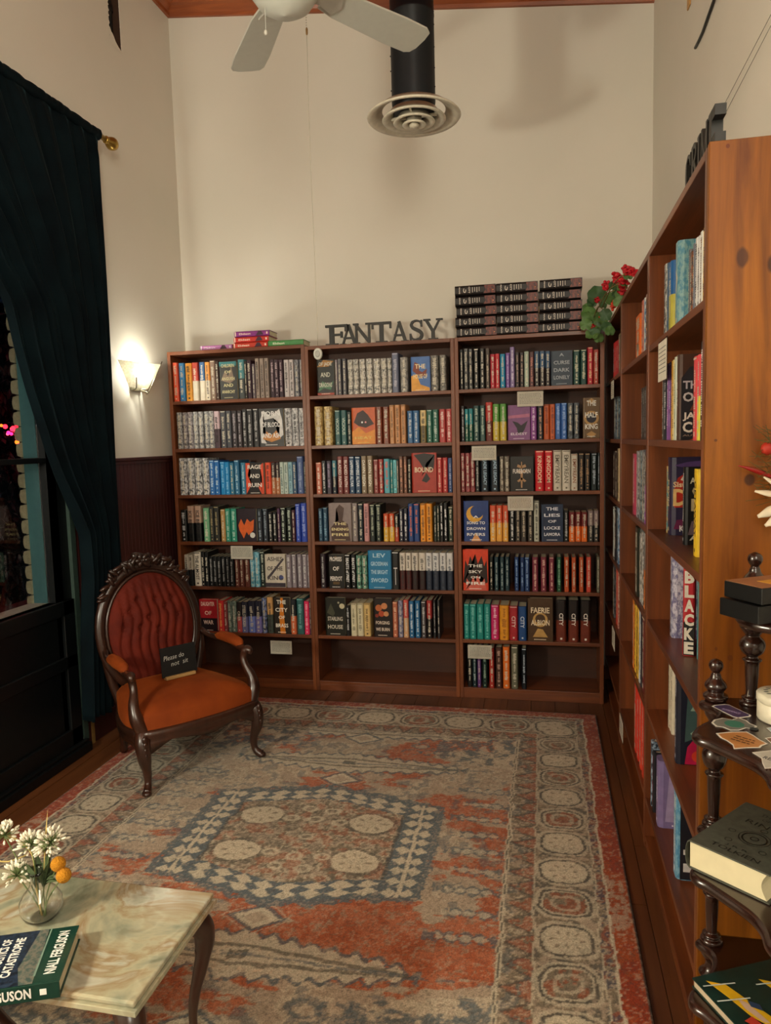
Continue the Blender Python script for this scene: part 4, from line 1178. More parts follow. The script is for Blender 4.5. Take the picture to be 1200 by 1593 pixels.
# lying books on top of the left case
def lying(loc, rz, w, d, h, c1, c2, ink, text, label, group):
    """w = thickness, h = spine length along local x after laying flat"""
    t = thing('book', label, 'book', loc, rz, group); T = Matrix.Rotation(math.pi / 2, 4, 'Y') @ Matrix.Translation((-w, 0, 0))
    cv = MB(); pg = MB(); book_shape(cv, pg, w, d, h, c1, c2, T); cv.build('cover', t); pg.build('pages', t)
    pr = MB(); m = plain(ink, rough=.5)
    if text: put_text(pr, text, (h * .14, -.0006, w * .32), (1, 0, 0), (0, 0, 1), h * .34, w * .34, m, .02)
    if c2 or c1[0] in 'CB68':
        pr.prism([(h * .62, w * .1), (h * .7, w * .9), (h * .78, w * .85), (h * .84, w * .2)], -.0005, -.0002, plain('402838')); pr.box(h * .92, h * .96, -.0005, -.0002, w * .3, w * .7, m)
        pr.box(h * .02, h * .05, -.0005, -.0002, w * .1, w * .9, m)
    pr.build('lettering', t); return t
zt = Z1[0] + .0005; gg = 'books lying on top of the left bookcase'
lying((-.668, .035, zt), 0, .030, .14, .205, 'B878B0', None, 'F0E8F0', 'Mistborn', 'pink book lying alone at the left on the left bookcase top', gg)
for i, (c, nm) in enumerate((('C84030', 'lower of two red books'), ('C83830', 'upper of two red books'), ('8A3888', 'purple book on top'))):
    lying((-.452 + .003 * i, .030 + .004 * i, zt + i * .0345), -.02 + .02 * i, .033, .15, .218, c, None, 'F0D8C8', 'Eldest', nm + ' in the stack of three on the left bookcase', gg)
lying((-.232, .030, zt), .03, .036, .15, .215, '4A9050', None, 'E8F0D0', 'Eldest', 'green book lying flat at the right end of the left bookcase top', gg)
# fifteen identical black novels stacked above the right-hand case
SETS = []
for s_ in range(3):
    for k in range(5):
        z = Z3[0] + .0005 + k * .0562 + (0 if s_ < 2 else 0); r = random.Random(s_ * 9 + k)
        t = thing('book', 'black and ember-red thick book lettered CITY, %s up in the %s of three tall stacks' % (ORD[k + 1], ('left', 'middle', 'right')[s_]), 'book', ((.880, 1.105, 1.331)[s_] + r.uniform(-.004, .004), .012 + r.uniform(-.004, .006), z), r.uniform(-.012, .012), 'stacked black books above the right-hand bookcase')
        w, h, d = .0555, .222, .15; T = Matrix.Rotation(math.pi / 2, 4, 'Y') @ Matrix.Translation((-w, 0, 0)); cv = MB(); pg = MB()
        book_shape(cv, pg, w, d, h, '1c1616', None, T); cv.build('cover', t); pg.build('pages', t); pr = MB(); ink = plain('D8CCC0', rough=.5)
        pr.prism([(h * .70, .006), (h * .76, w * .45), (h * .72, w - .006), (h * .995, w - .006), (h * .995, .006)], -.0005, -.0002, book_mat('7A3020~3a1816')); pr.ball((h * .94, -.0004, w * .4), .003, plain('F0A060'), n=6, k=4, sc=(1, .2, 1))
        for q, (a, b_) in enumerate(((.10, .035), (.335, .045))): put_text(pr, ('MAAS', 'CITY')[q], (h * a, -.0006, w * .82), (0, 0, -1), (1, 0, 0), w * .64, h * b_, ink, .03)
        arc = sweepS([(h * .245 + h * .028 * math.cos(u), w * .5 + w * .22 * math.sin(u)) for u in [2.2 + i * .4 for i in range(12)]], .004)
        vs = [(p[0], -.0006, p[1]) for ab in arc for p in ab]; pr.add(vs, [(2 * i, 2 * i + 1, 2 * i + 3, 2 * i + 2) for i in range(len(arc) - 1)], ink)
        for q in range(4): pr.box(h * (.43 + q * .055), h * (.43 + q * .055 + .014), -.0006, -.0003, w * (.25 + .08 * (q % 2)), w * .75, ink)
        pr.build('lettering', t)

# hand-written shelf cards
CARD = plain('E4DECE', rough=.7, var=.05)
def card(loc, rz, w, h, label, lines=5, ink='6a6660'):
    t = thing('shelf_card', label, 'card', loc, rz, 'white written cards hanging from the shelf edges'); mb = MB(); mb.box(0, w, 0, .0012, -h, 0, CARD); mb.build('card', t)
    r = random.Random(int(w * 9999)); pr = MB(); m = plain(ink)
    for i in range(lines):
        x = w * .08; z = -h * (.16 + .72 * i / lines)
        while x < w * .9:
            l = r.uniform(.004, .012); pr.box(x, min(x + l, w * .93), -.0004, 0, z - .0022, z, m); x += l + .003
    pr.build('writing', t)
    ac = MB(); ac.box(-.003, w + .003, *((-.002, -.0008) if rz == 0 else (.0016, .0026)), -h - .003, .006, glass('acrylic'));  ac.build('acrylic_holder', t)
    return t
for (x, z, w, h, l, ink) in ((-.515, .881, .142, .080, 'white card hanging under the fourth shelf of the left bookcase', '6a6660'), (-.284, .300, .137, .082, 'white card hanging under the sixth shelf of the left bookcase', '6a6660'),
        (1.212, 1.738, .138, .080, 'white card hanging under the top book row of the right-hand back bookcase', '6a6660'), (.959, 1.448, .135, .078, 'white card under the left end of the second shelf, right-hand back bookcase', '6a6660'),
        (1.154, 1.165, .138, .078, 'white card with orange writing under the third shelf, right-hand back bookcase', 'A06848'), (.919, .315, .136, .080, 'white card hanging low at the left of the right-hand back bookcase', '6a6660')):
    card((x, -.004, z), 0, w, h, l, 7, ink)
for (y, z, w, h, l) in ((-1.70, 1.760, .15, .115, 'white card hanging from the top book shelf of the nearest side bay'), (-.10, 1.764, .14, .09, 'white card hanging from the top book shelf of the corner side bay'), (-.20, .500, .14, .10, 'white card hanging low in the corner side bay'), (-.60, .18, .14, .09, 'clear-held white card lowest in the middle side bay')):
    card((1.695, y, z), RB, w, h, l, 7)

# ------------------------------------------------------------------ standing letters
LETM = wood('black_letter', '0F0F0C', '1a1916', '0a0a08', 'z', rough=.5, coat=.1)
def strokes(ch):
    """stroke list in a unit-high box: ('b', x0,x1,z0,z1) bars or ('l', pts, width)"""
    S_ = []; b = lambda *a: S_.append(('b',) + a); l = lambda p, w: S_.append(('l', p, w))
    if ch == 'F': b(.14, .31, .0, 1); b(.0, .46, 0, .09); b(0, .8, .88, 1); b(.7, .8, .66, 1); b(.3, .6, .46, .56); b(.54, .62, .36, .66)
    if ch == 'A': l([(.17, .03), (.52, .97)], .09); l([(.50, 1.0), (.86, .03)], .17); b(.22, .75, .30, .39); b(0, .36, 0, .08); b(.62, 1.04, 0, .08)
    if ch == 'N': b(.12, .23, .03, 1); b(.82, .93, 0, 1); l([(.14, .95), (.88, .06)], .17); b(0, .36, 0, .08); b(.0, .3, .92, 1); b(.68, 1.06, .92, 1)
    if ch == 'T': b(.385, .575, 0, 1); b(.2, .76, 0, .08); b(0, .96, .88, 1); b(0, .09, .68, 1); b(.87, .96, .68, 1)
    if ch == 'S': l([(.62, .76), (.56, .89), (.38, .95), (.2, .9), (.13, .76), (.2, .62), (.38, .52), (.56, .42), (.64, .27), (.56, .11), (.36, .05), (.18, .1), (.09, .26)], [.09, .09, .09, .12, .15, .17, .18, .17, .15, .12, .09, .09, .09]); b(.58, .67, .66, .97); b(.03, .12, .03, .34)
    if ch == 'Y': b(.42, .60, 0, .48); b(.26, .78, 0, .08); l([(.16, .95), (.50, .42)], .17); l([(.86, .95), (.54, .42)], .1); b(0, .38, .92, 1); b(.68, 1.04, .92, 1)
    if ch == 'M': b(.1, .22, 0, 1); b(.86, 1.06, 0, 1); l([(.16, .98), (.56, .12)], .18); l([(.94, .98), (.54, .12)], .1); b(0, .34, 0, .08); b(.74, 1.18, 0, .08); b(0, .2, .92, 1); b(.9, 1.18, .92, 1)
    if ch == 'E': b(.1, .42, 0, 1); b(0, .8, .90, 1); b(.42, .8, .74, .9); b(0, .8, 0, .12); b(.42, .8, .12, .34)
    if ch == 'R': b(.1, .32, 0, 1); l([(.3, .95), (.55, .93), (.7, .76), (.55, .55), (.3, .5)], .14); l([(.45, .5), (.82, .03)], .2); b(0, .42, 0, .08); b(0, .35, .92, 1)
    if ch == 'I': b(.1, .32, 0, 1); b(0, .42, 0, .08); b(0, .42, .92, 1)
    if ch == 'C': l([(.72, .72), (.6, .9), (.4, .95), (.18, .8), (.12, .5), (.18, .2), (.4, .05), (.62, .1), (.74, .28)], [.1, .1, .12, .18, .2, .18, .12, .1, .1]); b(.7, .8, .62, .97)
    return S_
def letter(ch, x, z, w, h, th, loc, rz, label, group):
    mb = MB(); st = strokes(ch); mx = max([s[2] if s[0] == 'b' else max(p[0] for p in s[1]) + .05 for s in st]); kx = w / mx
    for i, s in enumerate(st):
        if s[0] == 'b': mb.box(s[1] * kx, s[2] * kx, -th / 2 + .0002 * i, th / 2 - .0002 * i, s[3] * h, s[4] * h, LETM)
        else:
            pts = s[1]
            if len(pts) > 2:
                q = []
                for a in range(len(pts) - 1):
                    p0, p1, p2, p3 = pts[max(a - 1, 0)], pts[a], pts[a + 1], pts[min(a + 2, len(pts) - 1)]
                    for j in range(4):
                        t = j / 4; q.append(tuple(.5 * (2 * p1[k] + (p2[k] - p0[k]) * t + (2 * p0[k] - 5 * p1[k] + 4 * p2[k] - p3[k]) * t * t + (3 * p1[k] - p0[k] - 3 * p2[k] + p3[k]) * t ** 3) for k in (0, 1)))
                q.append(pts[-1]); ws = s[2]; wl_ = [ws[min(int(i_ / 4), len(ws) - 1)] if isinstance(ws, list) else ws for i_ in range(len(q))]; pts = q
            else: wl_ = s[2]
            rb = sweepS([(p[0] * kx, p[1] * h) for p in pts], [v * h for v in wl_] if isinstance(wl_, list) else wl_ * h * .9)
            ya, yb = -th / 2 + .0002 * i, th / 2 - .0002 * i
            vs = []
            for a_, b_ in rb: vs += [(a_[0], ya, a_[1]), (b_[0], ya, b_[1]), (b_[0], yb, b_[1]), (a_[0], yb, a_[1])]
            n = len(rb); fs = [(0, 1, 2, 3), (4 * n - 1, 4 * n - 2, 4 * n - 3, 4 * n - 4)]
            for k in range(n - 1):
                for e in range(4): fs.append((4 * k + e, 4 * k + 4 + e, 4 * k + 4 + (e + 1) % 4, 4 * k + (e + 1) % 4))
            mb.add(vs, fs, LETM)
    o = mb.build('letter', None); o.location = loc; o.rotation_euler = (0, 0, rz)
    zs_ = [v[2] for v in mb.v]; o.location.z -= min(zs_)
    return tag(o, label, 'letter', group)
zt = Z2[0] + .0004
for ch, a, b_, l in (('F', .122, .262, 'black wooden letter F standing first in the word FANTASY'), ('A', .200, .318, 'black wooden letter A between F and N of FANTASY'), ('N', .287, .408, 'black wooden letter N in the word FANTASY'),
                  ('T', .396, .518, 'black wooden letter T in the middle of FANTASY'), ('A', .500, .612, 'second black letter A of FANTASY, between T and S'), ('S', .612, .696, 'black wooden letter S near the end of FANTASY'), ('Y', .695, .812, 'black wooden letter Y, last of the word FANTASY')):
    letter(ch, 0, 0, (b_ - a) * .94, .116, .018, (a, .035 + (.0 if ch != 'A' else .022), zt), 0, l, 'word of black letters above the middle bookcase')
zt = ZR[0] + .003; y = -1.985
for ch, w, l in (('C', .07, 'dark standing letter farthest along the side bookcase top'), ('R', .07, 'dark standing letter second from far end on the side bookcase'), ('I', .03, 'narrow dark standing letter midway on the side bookcase top'), ('M', .08, 'dark standing letter next to the nearest one on the side bookcase'), ('E', .064, 'dark standing letter nearest the camera, above the pine end board')):
    letter(ch, 0, 0, w, .088, .024, (1.728, y, zt), RB, l, 'dark letters seen edge-on above the side bookcase'); y -= w + .006

# ------------------------------------------------------------------ ceiling fan, duct, cord
WHITE = plain('CFD0C6', rough=.4, coat=.1, var=.02); WHT2 = plain('C8C6BC', rough=.3, var=.02)
FX, FY, FZ = .505, -1.60, 3.035
fan = thing('ceiling_fan', 'white ceiling fan with broad blades hanging from the ceiling', 'ceiling fan', (FX, FY, FZ))
mb = MB(); mb.lathe([(.0, -.108), (.05, -.100), (.09, -.075), (.118, -.035), (.128, .0), (.125, .02), (.10, .03), (.095, .032)], (0, 0, 0), WHITE, 32); mb.build('light_bowl', fan)
mb = MB(); mb.lathe([(.095, .033), (.14, .05), (.15, .08), (.15, .15), (.11, .19), (.04, .21), (.03, .215)], (0, 0, 0), WHT2, 32); mb.build('motor_housing', fan)
mb = MB(); mb.lathe([(.014, .215), (.014, zc(FX) - FZ - .005), ], (0, 0, 0), WHT2, 14); mb.lathe([(.03, zc(FX) - FZ - .09), (.07, zc(FX) - FZ - .03), (.075, zc(FX) - FZ + .055)], (0, 0, 0), WHT2, 20); mb.build('downrod', fan)
def blade():
    mb = MB(); pts = [(.17, -.048), (.24, -.062), (.50, -.074), (.600, -.072), (.625, -.058), (.632, -.02), (.632, .03), (.622, .058), (.600, .070), (.50, .072), (.24, .060), (.17, .046)]
    T = Matrix.Rotation(math.radians(-11), 4, 'X'); mb.slab(pts, -.004, .004, WHITE, T); o = mb.build('blade', fan, .0015); o.location = (0, 0, .005)
    ir = MB(); ir.slab([(.10, -.03), (.16, -.022), (.22, -.04), (.24, 0), (.22, .04), (.16, .022), (.10, .03)], -.012, -.005, WHT2, T); ir.build('blade_bracket', o)
    return o
for k in range(5):
    b0 = blade(); b0.rotation_euler = (0, 0, math.radians(52.5 + 72 * k))
mb = MB(); mb.tube([(-.058, -.03, -.04), (-.059, -.031, -.16)], .0012, WHT2, n=5, sub=1); mb.ball((-.059, -.031, -.168), .006, WHT2, sc=(1, 1, 1.6)); mb.build('pull_chain', fan)
CH = plain('B0AA9A', rough=.4, metal=.4)
cx, cy = .541, -1.475
crd = thing('pull_cord', 'long thin fan pull cord ending in a white round weight', 'cord', (cx, cy, 1.815))
mb = MB()
for i in range(16): mb.ball((-.001 * i / 26, 0, 1.262 - i * .0085), .0021, CH, n=6, k=4)
mb.build('bead_chain', crd)
mb = MB(); mb.lathe([(.002, 1.110), (.004, 1.115), (.004, 1.13), (.002, 1.135)], (0, 0, 0), plain('8A6A40', metal=.6), 8); mb.build('coupling', crd)
mb = MB(); mb.tube([(0, 0, 1.12), (-.003, 0, .7), (0.0, 0, .35), (0, 0, .03)], .0011, CH, n=5, sub=4); mb.build('string', crd)
GW = plain('B4B4AC', rough=.5, var=.02); TW = Matrix.Scale(1.3, 4, (0, 0, 1))
mb = MB(); mb.lathe([(0, -.007), (.0135, -.007), (.0165, -.004), (.0165, .004), (.0135, .007), (0, .007)], (0, 0, 0), GW, 28, T=TW, ax='y')
mb.lathe([(.0075, -.0085), (.0095, -.0085), (.0095, -.0065), (.0075, -.0065)], (0, 0, 0), plain('8A8A84'), 20, T=TW, ax='y'); mb.build('weight', crd)
DUCTM = base_mat('duct_paint')[0]; _nt = DUCTM.node_tree; _b = _nt.nodes['Principled BSDF']; _n = N(_nt, 'ShaderNodeTexNoise'); _n.inputs['Scale'].default_value = 5; _n.inputs['Detail'].default_value = 5; L(_nt, coords(_nt, (1, 1, .6)), _n.inputs['Vector'])
L(_nt, ramp(_nt, _n.outputs['Fac'], [(.2, lin('0A0D12')), (.60, lin('12161C')), (.72, lin('1a1e22')), (.76, lin('4A5450'))]), _b.inputs['Base Color']); _b.inputs['Roughness'].default_value = .45; _b.inputs['Specular IOR Level'].default_value = .3
DX, DY = .806, -.80
du = thing('air_duct', 'black round air duct ending in a cream ring diffuser below the ceiling', 'duct', (DX, DY, 2.90))
mb = MB(); mb.lathe([(.088, .0), (.095, .05), (.095, .4), (.0965, .402), (.0965, .41), (.095, .412), (.095, zc(DX) - 2.90 + .048)], (0, 0, 0), DUCTM, 40); mb.build('pipe', du)
mb = MB(); r = random.Random(4)
for i in range(14):
    for s in (-1, 1): mb.ball((s * .0955, -.01, .12 + i * .075 + r.uniform(-.02, .02)), .0035, DUCTM, n=6, k=4)
tag(mb.build('rivets', du), 'small rivets along the duct seam', kind='stuff')
CRM = plain('D8D0BC', rough=.4, coat=.2)
for j, (r0, r1, zz) in enumerate(((.205, .150, -.012), (.140, .100, -.024), (.092, .064, -.034), (.052, .032, -.044))):
    mb = MB(); n = 48; pr = [(r1, zz + .040), (r1 - .012, zz + .030), (r0 - .020, zz + .004), (r0 - .004, zz), (r0, zz + .005), (r0 - .004, zz + .010), (r0 - .018, zz + .016), (r1 + .002, zz + .042)]
    vs = []; fs = []
    for (rr, h) in pr:
        for i in range(n): a = 2 * math.pi * i / n; vs.append((rr * math.cos(a), rr * math.sin(a), h))
    for q in range(len(pr)):
        for i in range(n): fs.append((q * n + i, q * n + (i + 1) % n, ((q + 1) % len(pr)) * n + (i + 1) % n, ((q + 1) % len(pr)) * n + i))
    mb.add(vs, fs, CRM, None, True); mb.build('diffuser_ring', du)
mb = MB(); mb.lathe([(.0, -.052), (.018, -.050), (.022, -.040), (.012, -.03), (.006, .03)], (0, 0, 0), CRM, 20); mb.box(-.1, .1, -.004, .004, -.012, .0, CRM); mb.box(-.004, .004, -.1, .1, -.012, 0, CRM); mb.build('diffuser_hub', du)

# ------------------------------------------------------------------ wall lamp
SCM, _nt, _b = base_mat('frosted_glass'); _b.inputs['Base Color'].default_value = lin('E8E4D8'); _b.inputs['Roughness'].default_value = .5; _b.inputs['Transmission Weight'].default_value = .35; _b.inputs['Subsurface Weight'].default_value = 0
_tr = N(_nt, 'ShaderNodeBsdfTranslucent'); _tr.inputs['Color'].default_value = lin('E6E0D0'); _mx = N(_nt, 'ShaderNodeMixShader'); _mx.inputs[0].default_value = .30
_n = N(_nt, 'ShaderNodeTexNoise'); _n.inputs['Scale'].default_value = 90; _n.inputs['Detail'].default_value = 4; L(_nt, coords(_nt), _n.inputs['Vector']); L(_nt, ramp(_nt, _n.outputs['Fac'], [(.35, lin('C4BFAE')), (.6, lin('EAE6DA'))]), _b.inputs['Base Color'])
L(_nt, _b.outputs[0], _mx.inputs[1]); L(_nt, _tr.outputs[0], _mx.inputs[2]); L(_nt, _mx.outputs[0], _nt.nodes['Material Output'].inputs[0])
sc = thing('wall_lamp', 'lit wall lamp with an angular frosted glass shade above the wainscot', 'lamp', (XL, -.30, 1.83))
def quadplate(mb, q, t, m):
    q = [Vector(p) for p in q]; n = (q[1] - q[0]).cross(q[3] - q[0]).normalized() * t
    vs = q + [p + n for p in q]; mb.add(vs, [(0, 3, 2, 1), (4, 5, 6, 7), (0, 1, 5, 4), (1, 2, 6, 5), (2, 3, 7, 6), (3, 0, 4, 7)], m)
A, B_, C_ = (.004, -.165, .142), (.120, .085, .134), (.004, .172, .128); a, b, c = (.004, -.070, 0), (.060, .030, -.006), (.004, .062, -.005)
for q in ((a, b, B_, A), (b, c, C_, B_)):
    mb = MB(); quadplate(mb, q, .004, SCM); mb.build('glass_panel', sc, .001)
MET = plain('8A8472', rough=.3, metal=.8)
mb = MB(); mb.tube([(.012, -.03, -.01), (.030, -.05, -.014), (.044, -.058, .0), (.058, -.075, .05)], .0035, MET, n=7); mb.build('clip', sc)
mb = MB(); mb.tube([(.012, .03, -.012), (.05, .035, -.022), (.066, .034, -.02), (.126, .092, .150)], .003, MET, n=7); mb.build('clip', sc)
mb = MB(); mb.box(0.0002, .012, -.05, .05, -.02, .09, MET); mb.build('wall_plate', sc, .002)
mb = MB(); mb.lathe([(.006, .02), (.010, .03), (.018, .05), (.020, .07), (.014, .088), (.0, .094)], (.034, .0, .0), plain('FFF2DC', emit=9, var=.01), 12); mb.build('bulb', sc)

# ------------------------------------------------------------------ curtain and rod
GOLD = plain('B09048', rough=.3, metal=.9)
rod = thing('curtain_rod', 'brass curtain rod with a round ball finial above the window', 'curtain rod', (-.82, 0, 3.056))
mb = MB(); mb.tube([(0, -4.2, 0), (0, -.600, 0)], .0135, GOLD, n=14, sub=1); mb.build('pole', rod)
mb = MB(); mb.lathe([(.0135, -.605), (.019, -.60), (.019, -.592), (.012, -.585), (.016, -.578), (.026, -.568), (.033, -.548), (.033, -.538), (.026, -.52), (.012, -.51), (0, -.508)], (0, 0, 0), GOLD, 20, ax='y'); mb.build('finial', rod)
mb = MB(); mb.box(XL + .82 - .0, -.002, -.655, -.640, -.012, .008, GOLD); mb.box(XL + .82, XL + .826, -.675, -.62, -.04, .04, GOLD); mb.build('bracket', rod)
def interp(tab, z):
    for (z0, y0), (z1, y1) in zip(tab, tab[1:]):
        if z >= z1: t = (z - z1) / (z0 - z1); return y1 + (y0 - y1) * t
    return tab[-1][1]
LY = [(3.1, -2.5), (2.7, -2.0), (2.4, -1.68), (2.1, -1.45), (1.92, -1.405), (1.76, -1.355), (1.5, -1.255), (1.38, -1.20), (1.2, -1.10), (1.085, -1.045), (.875, -1.045), (.58, -1.09), (.2, -1.12)]
VEL = base_mat('velvet')[0]; _nt = VEL.node_tree; _b = _nt.nodes['Principled BSDF']; _n = N(_nt, 'ShaderNodeTexNoise'); _n.inputs['Scale'].default_value = 6; L(_nt, coords(_nt), _n.inputs['Vector'])
L(_nt, ramp(_nt, _n.outputs['Fac'], [(.3, lin('060F14')), (.7, lin('0A191E'))]), _b.inputs['Base Color']); _b.inputs['Roughness'].default_value = .85; _b.inputs['Sheen Weight'].default_value = .16; _b.inputs['Sheen Roughness'].default_value = .3; _b.inputs['Sheen Tint'].default_value = lin('507880'); _b.inputs['Specular IOR Level'].default_value = .1
cu = thing('curtain', 'dark blue-green velvet curtain gathered beside the window', 'curtain', (-.82, 0, 0))
mb = MB(); nu, nv = 340, 70; vs = []; fs = []
for j in range(nv + 1):
    z = 3.05 - (3.05 - .195) * j / nv; yl = interp(LY, z); yr = -.665 - .055 * min(1, (3.03 - z) / 2.0) - .03 * (j / nv); open_ = (yr - yl)
    for i in range(nu + 1):
        u = i / nu; uu = u + .012 * math.sin(9 * u + z * 1.3); y = yl + (yr - yl) * u
        gat = min(1, (3.05 - z) / .5)
        f = math.sin(2 * math.pi * (13 * uu + .5 * math.sin(5 * u) + .25 * math.sin(z * .8 + 4 * u))) ; f2 = math.sin(2 * math.pi * (7.3 * uu) + 1.0 + .5 * z); f3 = math.sin(2 * math.pi * 31 * u)
        amp = .020 + .016 * min(1, .35 / max(open_, .1)) * gat
        x = .006 + amp * (.75 * f + .55 * f2 * gat) + .005 * f3 * (1 - gat) * .8 + .03 * gat * (1 - u) * (1 if z < 2.2 else .4)
        x = x * min(1, .3 + (3.05 - z) / .16); x = max(x, -.072)
        vs.append((x, y, z + (.012 * math.sin(12 * u) if j == nv else 0)))
for j in range(nv):
    for i in range(nu): a = j * (nu + 1) + i; fs.append((a, a + nu + 1, a + nu + 2, a + 1))
mb.add(vs, fs, VEL, None, True); o = mb.build('drape', cu); so = o.modifiers.new('s', 'SOLIDIFY'); so.thickness = .003
mb = MB(); vs = []; fs = []; n = 260
for j in range(9):
    a = 2 * math.pi * j / 9
    for i in range(n + 1):
        u = i / n; y = -2.52 + (2.52 - .662) * u; rr = .021 + .0014 * math.sin(u * 210 + 3 * math.sin(u * 31)) + .0012 * math.sin(u * 77); vs.append((rr * math.cos(a), y, 3.056 + rr * 1.25 * math.sin(a)))
for j in range(9):
    for i in range(n): fs.append((j * (n + 1) + i, j * (n + 1) + i + 1, ((j + 1) % 9) * (n + 1) + i + 1, ((j + 1) % 9) * (n + 1) + i))
mb.add(vs, fs, VEL, None, True); mb.build('rod_pocket', cu)

# ------------------------------------------------------------------ things high on the right wall
mb = MB(); mb.tube([(XR - .008, -1.889, 2.577), (XR - .006, -1.352, 2.571), (XR - .006, -.95, 2.55)], .0009, plain('5a564c'), n=5, sub=1); o = mb.build('picture_wire'); tag(o, 'upper thin wire stretched along the right wall', 'wire', 'thin wires on the right wall')
mb = MB(); mb.tube([(XR - .010, -1.889, 2.545), (XR - .006, -1.433, 2.537), (XR - .006, -1.0, 2.52)], .0009, plain('5a564c'), n=5, sub=1); o = mb.build('picture_wire'); tag(o, 'lower thin wire stretched along the right wall', 'wire', 'thin wires on the right wall')
mb = MB(); mb.tube([(XR - .007, -1.6, 2.99), (XR - .007, -1.189, 2.994), (XR - .006, -1.0, 2.985), (XR - .005, -.854, 3.0)], .0055, BLACKM, n=7, sub=2); tag(mb.build('wall_cable'), 'black cable running up the right wall near the ceiling', 'cable')
mb = MB(); mb.prism([(-.03, 0), (.028, -.005), (.03, .2), (-.02, .2)], -.006, 0, plain('C89858', rough=.5)); o = mb.build('wall_bracket', None, .003); o.location = (XR - .0005, -.70, 3.235); o.rotation_euler = (0, 0, -math.pi / 2); tag(o, 'tan painted bracket end high on the right wall', 'bracket')
for i, (y_, z_) in enumerate(((-.95, 2.62), (-1.0, 2.87))):
    pass

# ------------------------------------------------------------------ armchair
VT = base_mat('rust_velvet')[0]; _nt = VT.node_tree; _b = _nt.nodes['Principled BSDF']; _n = N(_nt, 'ShaderNodeTexNoise'); _n.inputs['Scale'].default_value = 7; _n.inputs['Detail'].default_value = 3; L(_nt, coords(_nt), _n.inputs['Vector'])
L(_nt, ramp(_nt, _n.outputs['Fac'], [(.3, lin('74300E')), (.7, lin('8A3E12'))]), _b.inputs['Base Color']); _b.inputs['Roughness'].default_value = .75; _b.inputs['Sheen Weight'].default_value = .3; _b.inputs['Sheen Roughness'].default_value = .35; _b.inputs['Sheen Tint'].default_value = lin('C07030'); _b.inputs['Specular IOR Level'].default_value = .15
VTB = base_mat('wine_velvet')[0]; _nt = VTB.node_tree; _b = _nt.nodes['Principled BSDF']; _n = N(_nt, 'ShaderNodeTexNoise'); _n.inputs['Scale'].default_value = 9; L(_nt, coords(_nt), _n.inputs['Vector'])
L(_nt, ramp(_nt, _n.outputs['Fac'], [(.3, lin('4E1810')), (.7, lin('682214'))]), _b.inputs['Base Color']); _b.inputs['Roughness'].default_value = .75; _b.inputs['Sheen Weight'].default_value = .5; _b.inputs['Sheen Roughness'].default_value = .3; _b.inputs['Sheen Tint'].default_value = lin('E07050'); _b.inputs['Specular IOR Level'].default_value = .15
chair = thing('armchair', 'antique carved walnut armchair with rust velvet seat and oval tufted back', 'armchair', (-.147, -1.177, .0125), math.atan2(.8, .6))
OC = (-.022, .495, .598)
def oval(a, rx, rz, y=0, tilt=.14):
    x = OC[0] + rx * math.cos(a); z = OC[2] + rz * math.sin(a); return (x, OC[1] + (z - OC[2]) * tilt + y, z)
mb = MB(); mb.tube([oval(2 * math.pi * i / 40, .243, .300, -.012) for i in range(40)], .026, CHERRY, n=10, sub=1, closed=True, flat=.75)
mb.build('back_frame', chair)
mb = MB(); mb.tube([oval(2 * math.pi * i / 40, .221, .277, -.035) for i in range(40)], .008, CHERRY, n=8, sub=1, closed=True); mb.build('frame_bead', chair)
# tufted oval pad
mb = MB(); nr, na = 26, 90; vs = [None]; fs = []
lines = [-.155, -.110, -.066, -.022, .022, .066, .110, .155]; buts = [(-.11, .10), (-.022, .06), (.066, .10), (.13, .045), (-.066, .02), (.022, .0), (-.14, .03), (.11, .13), (-.066, .15), (.022, .14)]
def padd(x, z):
    e = math.hypot(x / .218, z / .274); d = .058 * max(0, 1 - e ** 2.6) ** .5
    wv = .012 * math.sin(z * 22)
    for k, lx in enumerate(lines):
        q = abs(x - (lx + wv * (1 if z < .12 else .6)) * (1 - .25 * (z / .27) ** 2)); d -= .015 * math.exp(-(q / .0065) ** 2) * (1 if e < .93 else .3)
    for bx, bz in buts: d -= .022 * math.exp(-((x - bx) ** 2 + (z - bz) ** 2) / .00022)
    return d
vs = [(OC[0], OC[1] - .03 - padd(0, 0), OC[2])]
for i in range(1, nr + 1):
    for j in range(na):
        e = (i / nr); a = 2 * math.pi * j / na; x = .218 * e * math.cos(a); z = .274 * e * math.sin(a)
        vs.append((OC[0] + x, OC[1] + z * .14 - .022 - padd(x, z), OC[2] + z))
for j in range(na): fs.append((0, 1 + (j + 1) % na, 1 + j))
for i in range(nr - 1):
    for j in range(na): a = 1 + i * na; fs.append((a + j, a + (j + 1) % na, a + na + (j + 1) % na, a + na + j))
mb.add(vs, fs, VTB, None, True); pad = mb.build('back_cushion', chair)
for bx, bz in buts:
    mb = MB(); mb.ball((OC[0] + bx, OC[1] + bz * .14 - .026 - padd(bx, bz), OC[2] + bz), .0065, VTB, n=8, k=5, sc=(1, .6, 1)); mb.build('button', pad)
mb = MB(); mb.lathe([(0, -.004), (.2, -.004), (.2, .004), (0, .004)], (0, 0, 0), VTB, 40, T=Matrix.Translation((OC[0], OC[1] + .004, OC[2])) @ Matrix.Rotation(math.pi / 2 - .14, 4, 'X') @ Matrix.Scale(1.28, 4, (0, 1, 0))); mb.build('back_panel', chair)
